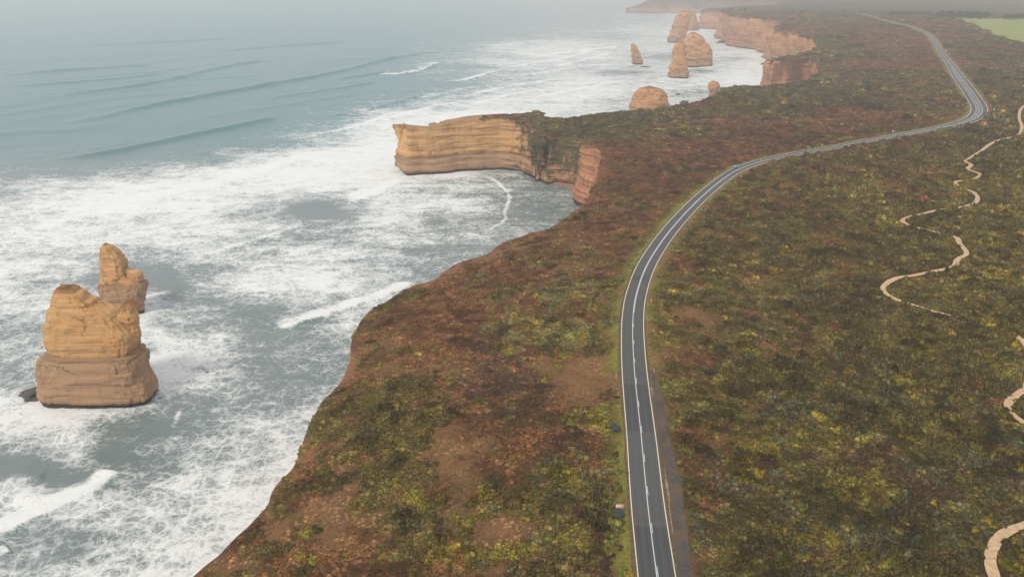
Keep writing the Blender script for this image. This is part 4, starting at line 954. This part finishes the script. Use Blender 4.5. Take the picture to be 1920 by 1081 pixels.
# ------------------------------------------------------------------ road signs and posts
def boxm(V, Fc, x0, x1, y0, y1, z0, z1):
    k = len(V); V += [(x, y, z) for z in (z0, z1) for x, y in ((x0, y0), (x1, y0), (x1, y1), (x0, y1))]
    Fc += [(k, k+3, k+2, k+1), (k+4, k+5, k+6, k+7), (k, k+1, k+5, k+4), (k+1, k+2, k+6, k+5), (k+2, k+3, k+7, k+6), (k+3, k, k+4, k+7)]
M_pw = plain('post white', (.78, .77, .74)); M_pr = plain('post red', (.55, .06, .04)); M_steel = plain('galvanised steel', (.4, .4, .4), .45)
M_pink = plain('faded red panel', (.62, .22, .19)); M_blue = plain('blue panel', (.09, .30, .52)); M_yel = plain('yellow panel', (.80, .50, .02)); M_black = plain('black print', (.03, .03, .03))
def ground_at(px, py):
    q = PL(px, py); z = float(zland(np.array([q[0]]), np.array([q[1]]))[0]); return (q[0], q[1], z)
def sign(name, px, py, w, h, lift, mat, label, marks, cat='sign', rz=0, tilt=0, shape='rect', legs=2):
    """panel faces its own -Y; px,py: the foot of the sign"""
    loc = ground_at(px, py); root = empty(name, loc, rz); tag(root, label, cat)
    for sx_ in ((-w * .32, w * .32) if legs == 2 else (0,)):
        V = []; Fc = []; boxm(V, Fc, sx_ - .05, sx_ + .05, .03, .13, -.3, lift + h * .95); mesh_obj('post', V, Fc, M_steel, root, smooth=False)
    V = []; Fc = []
    if shape == 'rect': boxm(V, Fc, -w / 2, w / 2, -.02, .02, lift, lift + h)
    elif shape == 'diamond':
        V = [(0, -.02, lift), (w / 2, -.02, lift + h / 2), (0, -.02, lift + h), (-w / 2, -.02, lift + h / 2), (0, .02, lift), (w / 2, .02, lift + h / 2), (0, .02, lift + h), (-w / 2, .02, lift + h / 2)]
        Fc = [(0, 1, 2, 3), (7, 6, 5, 4), (0, 4, 5, 1), (1, 5, 6, 2), (2, 6, 7, 3), (3, 7, 4, 0)]
    else:
        n_ = 24; V = [(math.cos(i * 2 * math.pi / n_) * w / 2, y, lift + h / 2 + math.sin(i * 2 * math.pi / n_) * h / 2) for y in (-.02, .02) for i in range(n_)]
        Fc = [tuple(range(n_)), tuple(range(2 * n_ - 1, n_ - 1, -1))] + [(i, n_ + i, n_ + (i + 1) % n_, (i + 1) % n_) for i in range(n_)]
    pan = mesh_obj('panel', V, Fc, mat, root, smooth=False)
    for mm, rects in marks:
        for qi, (x0, x1, z0, z1) in enumerate(rects):
            V = []; Fc = []; e_ = .012 if mm is M_black else 0.
            boxm(V, Fc, x0 * w, x1 * w, -.032 - e_, -.021, lift + z0 * h, lift + z1 * h)
            mesh_obj('lettering' if mm is M_black else 'stripe', V, Fc, mm, pan, smooth=False)
    return root
sign('road_sign', 1161, 961, 1.45, 1.35, .75, M_pw, 'white road sign with faded red stripes, near left verge of the road', [
    (M_pink, [(-.44, .44, .82, .92), (-.44, .44, .60, .72), (-.44, .44, .36, .52), (-.44, .44, .10, .28)]),
    (M_black, [(-.36, -.24, .15, .21), (.20, .36, .13, .22), (-.05, .03, .43, .46)])])
sign('road_sign', 1378, 318, 2.3, 1.6, .9, M_blue, 'blue information sign on two posts at the outer side of the bend', [(M_pw, [(-.42, .42, .90, .95), (-.35, .30, .60, .70), (-.35, .15, .36, .46)])])
sign('road_sign', 1541, 278, 1.5, 1.5, 1.0, M_yel, 'yellow diamond warning sign beside the rising road', [(M_black, [(-.08, .08, .3, .7)])], shape='diamond', legs=1)
sign('road_sign', 1388.5, 337, .7, .7, 1.6, M_pw, 'small round white sign on a pole at the inner edge of the bend', [(M_pr, [(-.06, .06, .3, .7)])], shape='round', legs=1)
sign('road_sign', 1773.5, 98, 2.2, 1.5, 1, M_pw, 'white sign right of the far straight past the junction', [(M_black, [(-.3, .3, .4, .55)])])
sign('road_sign', 1863, 210, 1.2, 1.2, 1.2, M_pw, 'pale sign facing the camera outside the sharp far bend', [(M_black, [(-.3, .3, .3, .4)])], legs=1)
sign('road_sign', 1674, 250, .9, 1.5, .6, M_pw, 'narrow white board on the seaward verge before the far bend', [(M_black, [(-.3, .3, .3, .4)])], legs=1)
PO = [(1226,698,'white guide post at the head of the gravel track'),(1155,707,'white guide post on bare earth left of the road, opposite the gravel track'),(1226,624,'small white guide post right of the road above the gravel track'),
      (1221,565,'white guide post among brown tufts on the inner side of the first curve'),(1262,469,'white guide post on the inner verge halfway round the long curve'),(1211.5,462,'pale guide post on sandy ground outside the long curve'),
      (1280,386,'guide post at the outer verge where the long curve straightens'),(1323,394,'guide post on the inner verge where the long curve straightens'),(1378,343,'guide post just below the small round white sign'),
      (1345,324,'white guide post in the scrub left of the blue sign'),(1339.5,335,'short brownish guide post beside a bush left of the blue sign'),(1427,302,'red-topped guide post right of the blue sign'),
      (1474,290,'guide post midway between the blue and the yellow sign'),(1529,279,'guide post just left of the yellow sign'),(1443,312,'guide post on the inner verge below the red-topped one'),
      (1848,194,'guide post at the outer right edge of the far bend'),(1797,193,'yellowish guide post on the seaward side of the turning lane'),(1810,207,'guide post inside the far bend, beside dark scrub'),(1811,220,'guide post at the inner corner of the far bend'),
      (1776,237,'thin guide post left of the road where it enters the far bend'),(1851,220,'guide post at the lower outer corner of the far bend'),(1782,112,'guide post right of the road just past the junction'),(1756,75,'guide post right of the far straight'),(1740.5,75,'guide post left of the far straight'),(1751.5,66,'guide post at the far end of the straight on its right')]
protoV = []; protoF = []; boxm(protoV, protoF, -.07, .07, -.04, .04, -.25, 1.0)
p0 = empty('guide_post', (0, 0, 0)); p1 = mesh_obj('post', protoV, protoF, M_pw, p0, smooth=False)
V = []; Fc = []; boxm(V, Fc, -.074, .074, -.052, -.041, .72, .88); p2 = mesh_obj('reflector', V, Fc, M_pr, p1, smooth=False)
for i, (a, b, lab) in enumerate(PO):
    if i == 0: o = p0
    else:
        o = p0.copy(); COL.objects.link(o); q1 = p1.copy(); COL.objects.link(q1); q1.parent = o; q2 = p2.copy(); COL.objects.link(q2); q2.parent = q1
    o.location = ground_at(a, b); s_ = 1.0 + max(0, np.hypot(o.location.x, o.location.y) - 300) / 900; o.scale = (min(s_, 1.6), 1, min(1.15 * s_, 1.4)); tag(o, lab, 'guide post', 'white guide posts along the coastal road')
# ------------------------------------------------------------------ far trees by the paddock
def tree(seed, h, w):
    g = random.Random(seed); root = empty('shelter_tree', (0, 0, 0)); V = []; Fc = []
    for _ in range(9):
        zc = g.uniform(.3, .85) * h; k = 1 - abs(zc / h - .5) * .9
        leafball(V, Fc, g.uniform(-.5, .5) * w * k, g.uniform(-.5, .5) * w * k, zc, w * .38, h * .2, 70, g, w * .09)
    cr = mesh_obj('crown', [tuple(v) for v in V], Fc, M_tree, root, smooth=False)
    V = []; Fc = []; n_ = 8
    for zc, r_0 in ((-.5, .45), (h * .2, .3), (h * .7, .1)): V += [(math.cos(i * .785) * r_0, math.sin(i * .785) * r_0, zc) for i in range(8)]
    for l in range(2): Fc += [(l * 8 + i, l * 8 + (i + 1) % 8, l * 8 + 8 + (i + 1) % 8, l * 8 + 8 + i) for i in range(8)]
    mesh_obj('trunk', V, Fc, M_bark, root); return root
protos = [tree(1, 13, 8), tree(2, 11, 9), tree(3, 15, 8)]
TR = [(1757+3.4*i + random.uniform(-1, 1), 34.5 + random.uniform(-.6, .8), 'a') for i in range(29)] + [(1884+3.6*i, 37 + random.uniform(-.5, .6), 'b') for i in range(11)] + [(1820, 39, 'c'), (1836, 39.5, 'd')] + [(1672+5.2*i, 30 + random.uniform(-.6, .6), 'e') for i in range(15)]
LABT = {'a': 'dark tree in the long hazy shelterbelt behind the green paddock', 'b': 'dark tree in the short shelterbelt at the right edge behind the paddock', 'c': 'lone dark tree on the paddock in front of the long shelterbelt',
        'd': 'smaller lone tree on the paddock, right of the other lone tree', 'e': 'low tree in the hazy line left of the paddock, beyond the far road'}
cnt = 0
for i, (a, b, k) in enumerate(TR):
    src = protos[i % 3]
    if i < 3: o = src
    else:
        o = src.copy(); COL.objects.link(o)
        for ch in list(src.children): c_ = ch.copy(); COL.objects.link(c_); c_.parent = o
    q = PL(a, b); q[2] = float(zland(q[:1], q[1:2])[0]); o.location = q; o.rotation_euler = (0, 0, random.uniform(0, 6)); s_ = {'a': 1.0, 'b': .85, 'c': .75, 'd': .45, 'e': .65}[k] * random.uniform(.8, 1.15); o.scale = (s_ * 1.15, s_ * 1.15, s_)
    tag(o, LABT[k], 'tree', {'a': 'trees of the long shelterbelt', 'b': 'trees of the short shelterbelt', 'e': 'trees beyond the far road'}.get(k))

# ------------------------------------------------------------------ sea haze
hx0, hx1, hy0, hy1, hz0, hz1 = -12500, 9600, -300, 9700, -49.5, 108
V = []; Fc = []; boxm(V, Fc, hx0, hx1, hy0, hy1, hz0, hz1)
hm = bpy.data.materials.new('sea haze'); hm.use_nodes = True; hn = hm.node_tree; hn.nodes.clear()
ho = hn.nodes.new('ShaderNodeOutputMaterial'); hv = hn.nodes.new('ShaderNodeVolumePrincipled')
hv.inputs['Color'].default_value = (.91, .93, .955, 1); hv.inputs['Density'].default_value = .00023; hv.inputs['Anisotropy'].default_value = .2
hn.links.new(hv.outputs[0], ho.inputs['Volume'])
hz = mesh_obj('haze', V, Fc, hm, smooth=False); tag(hz, kind='stuff')
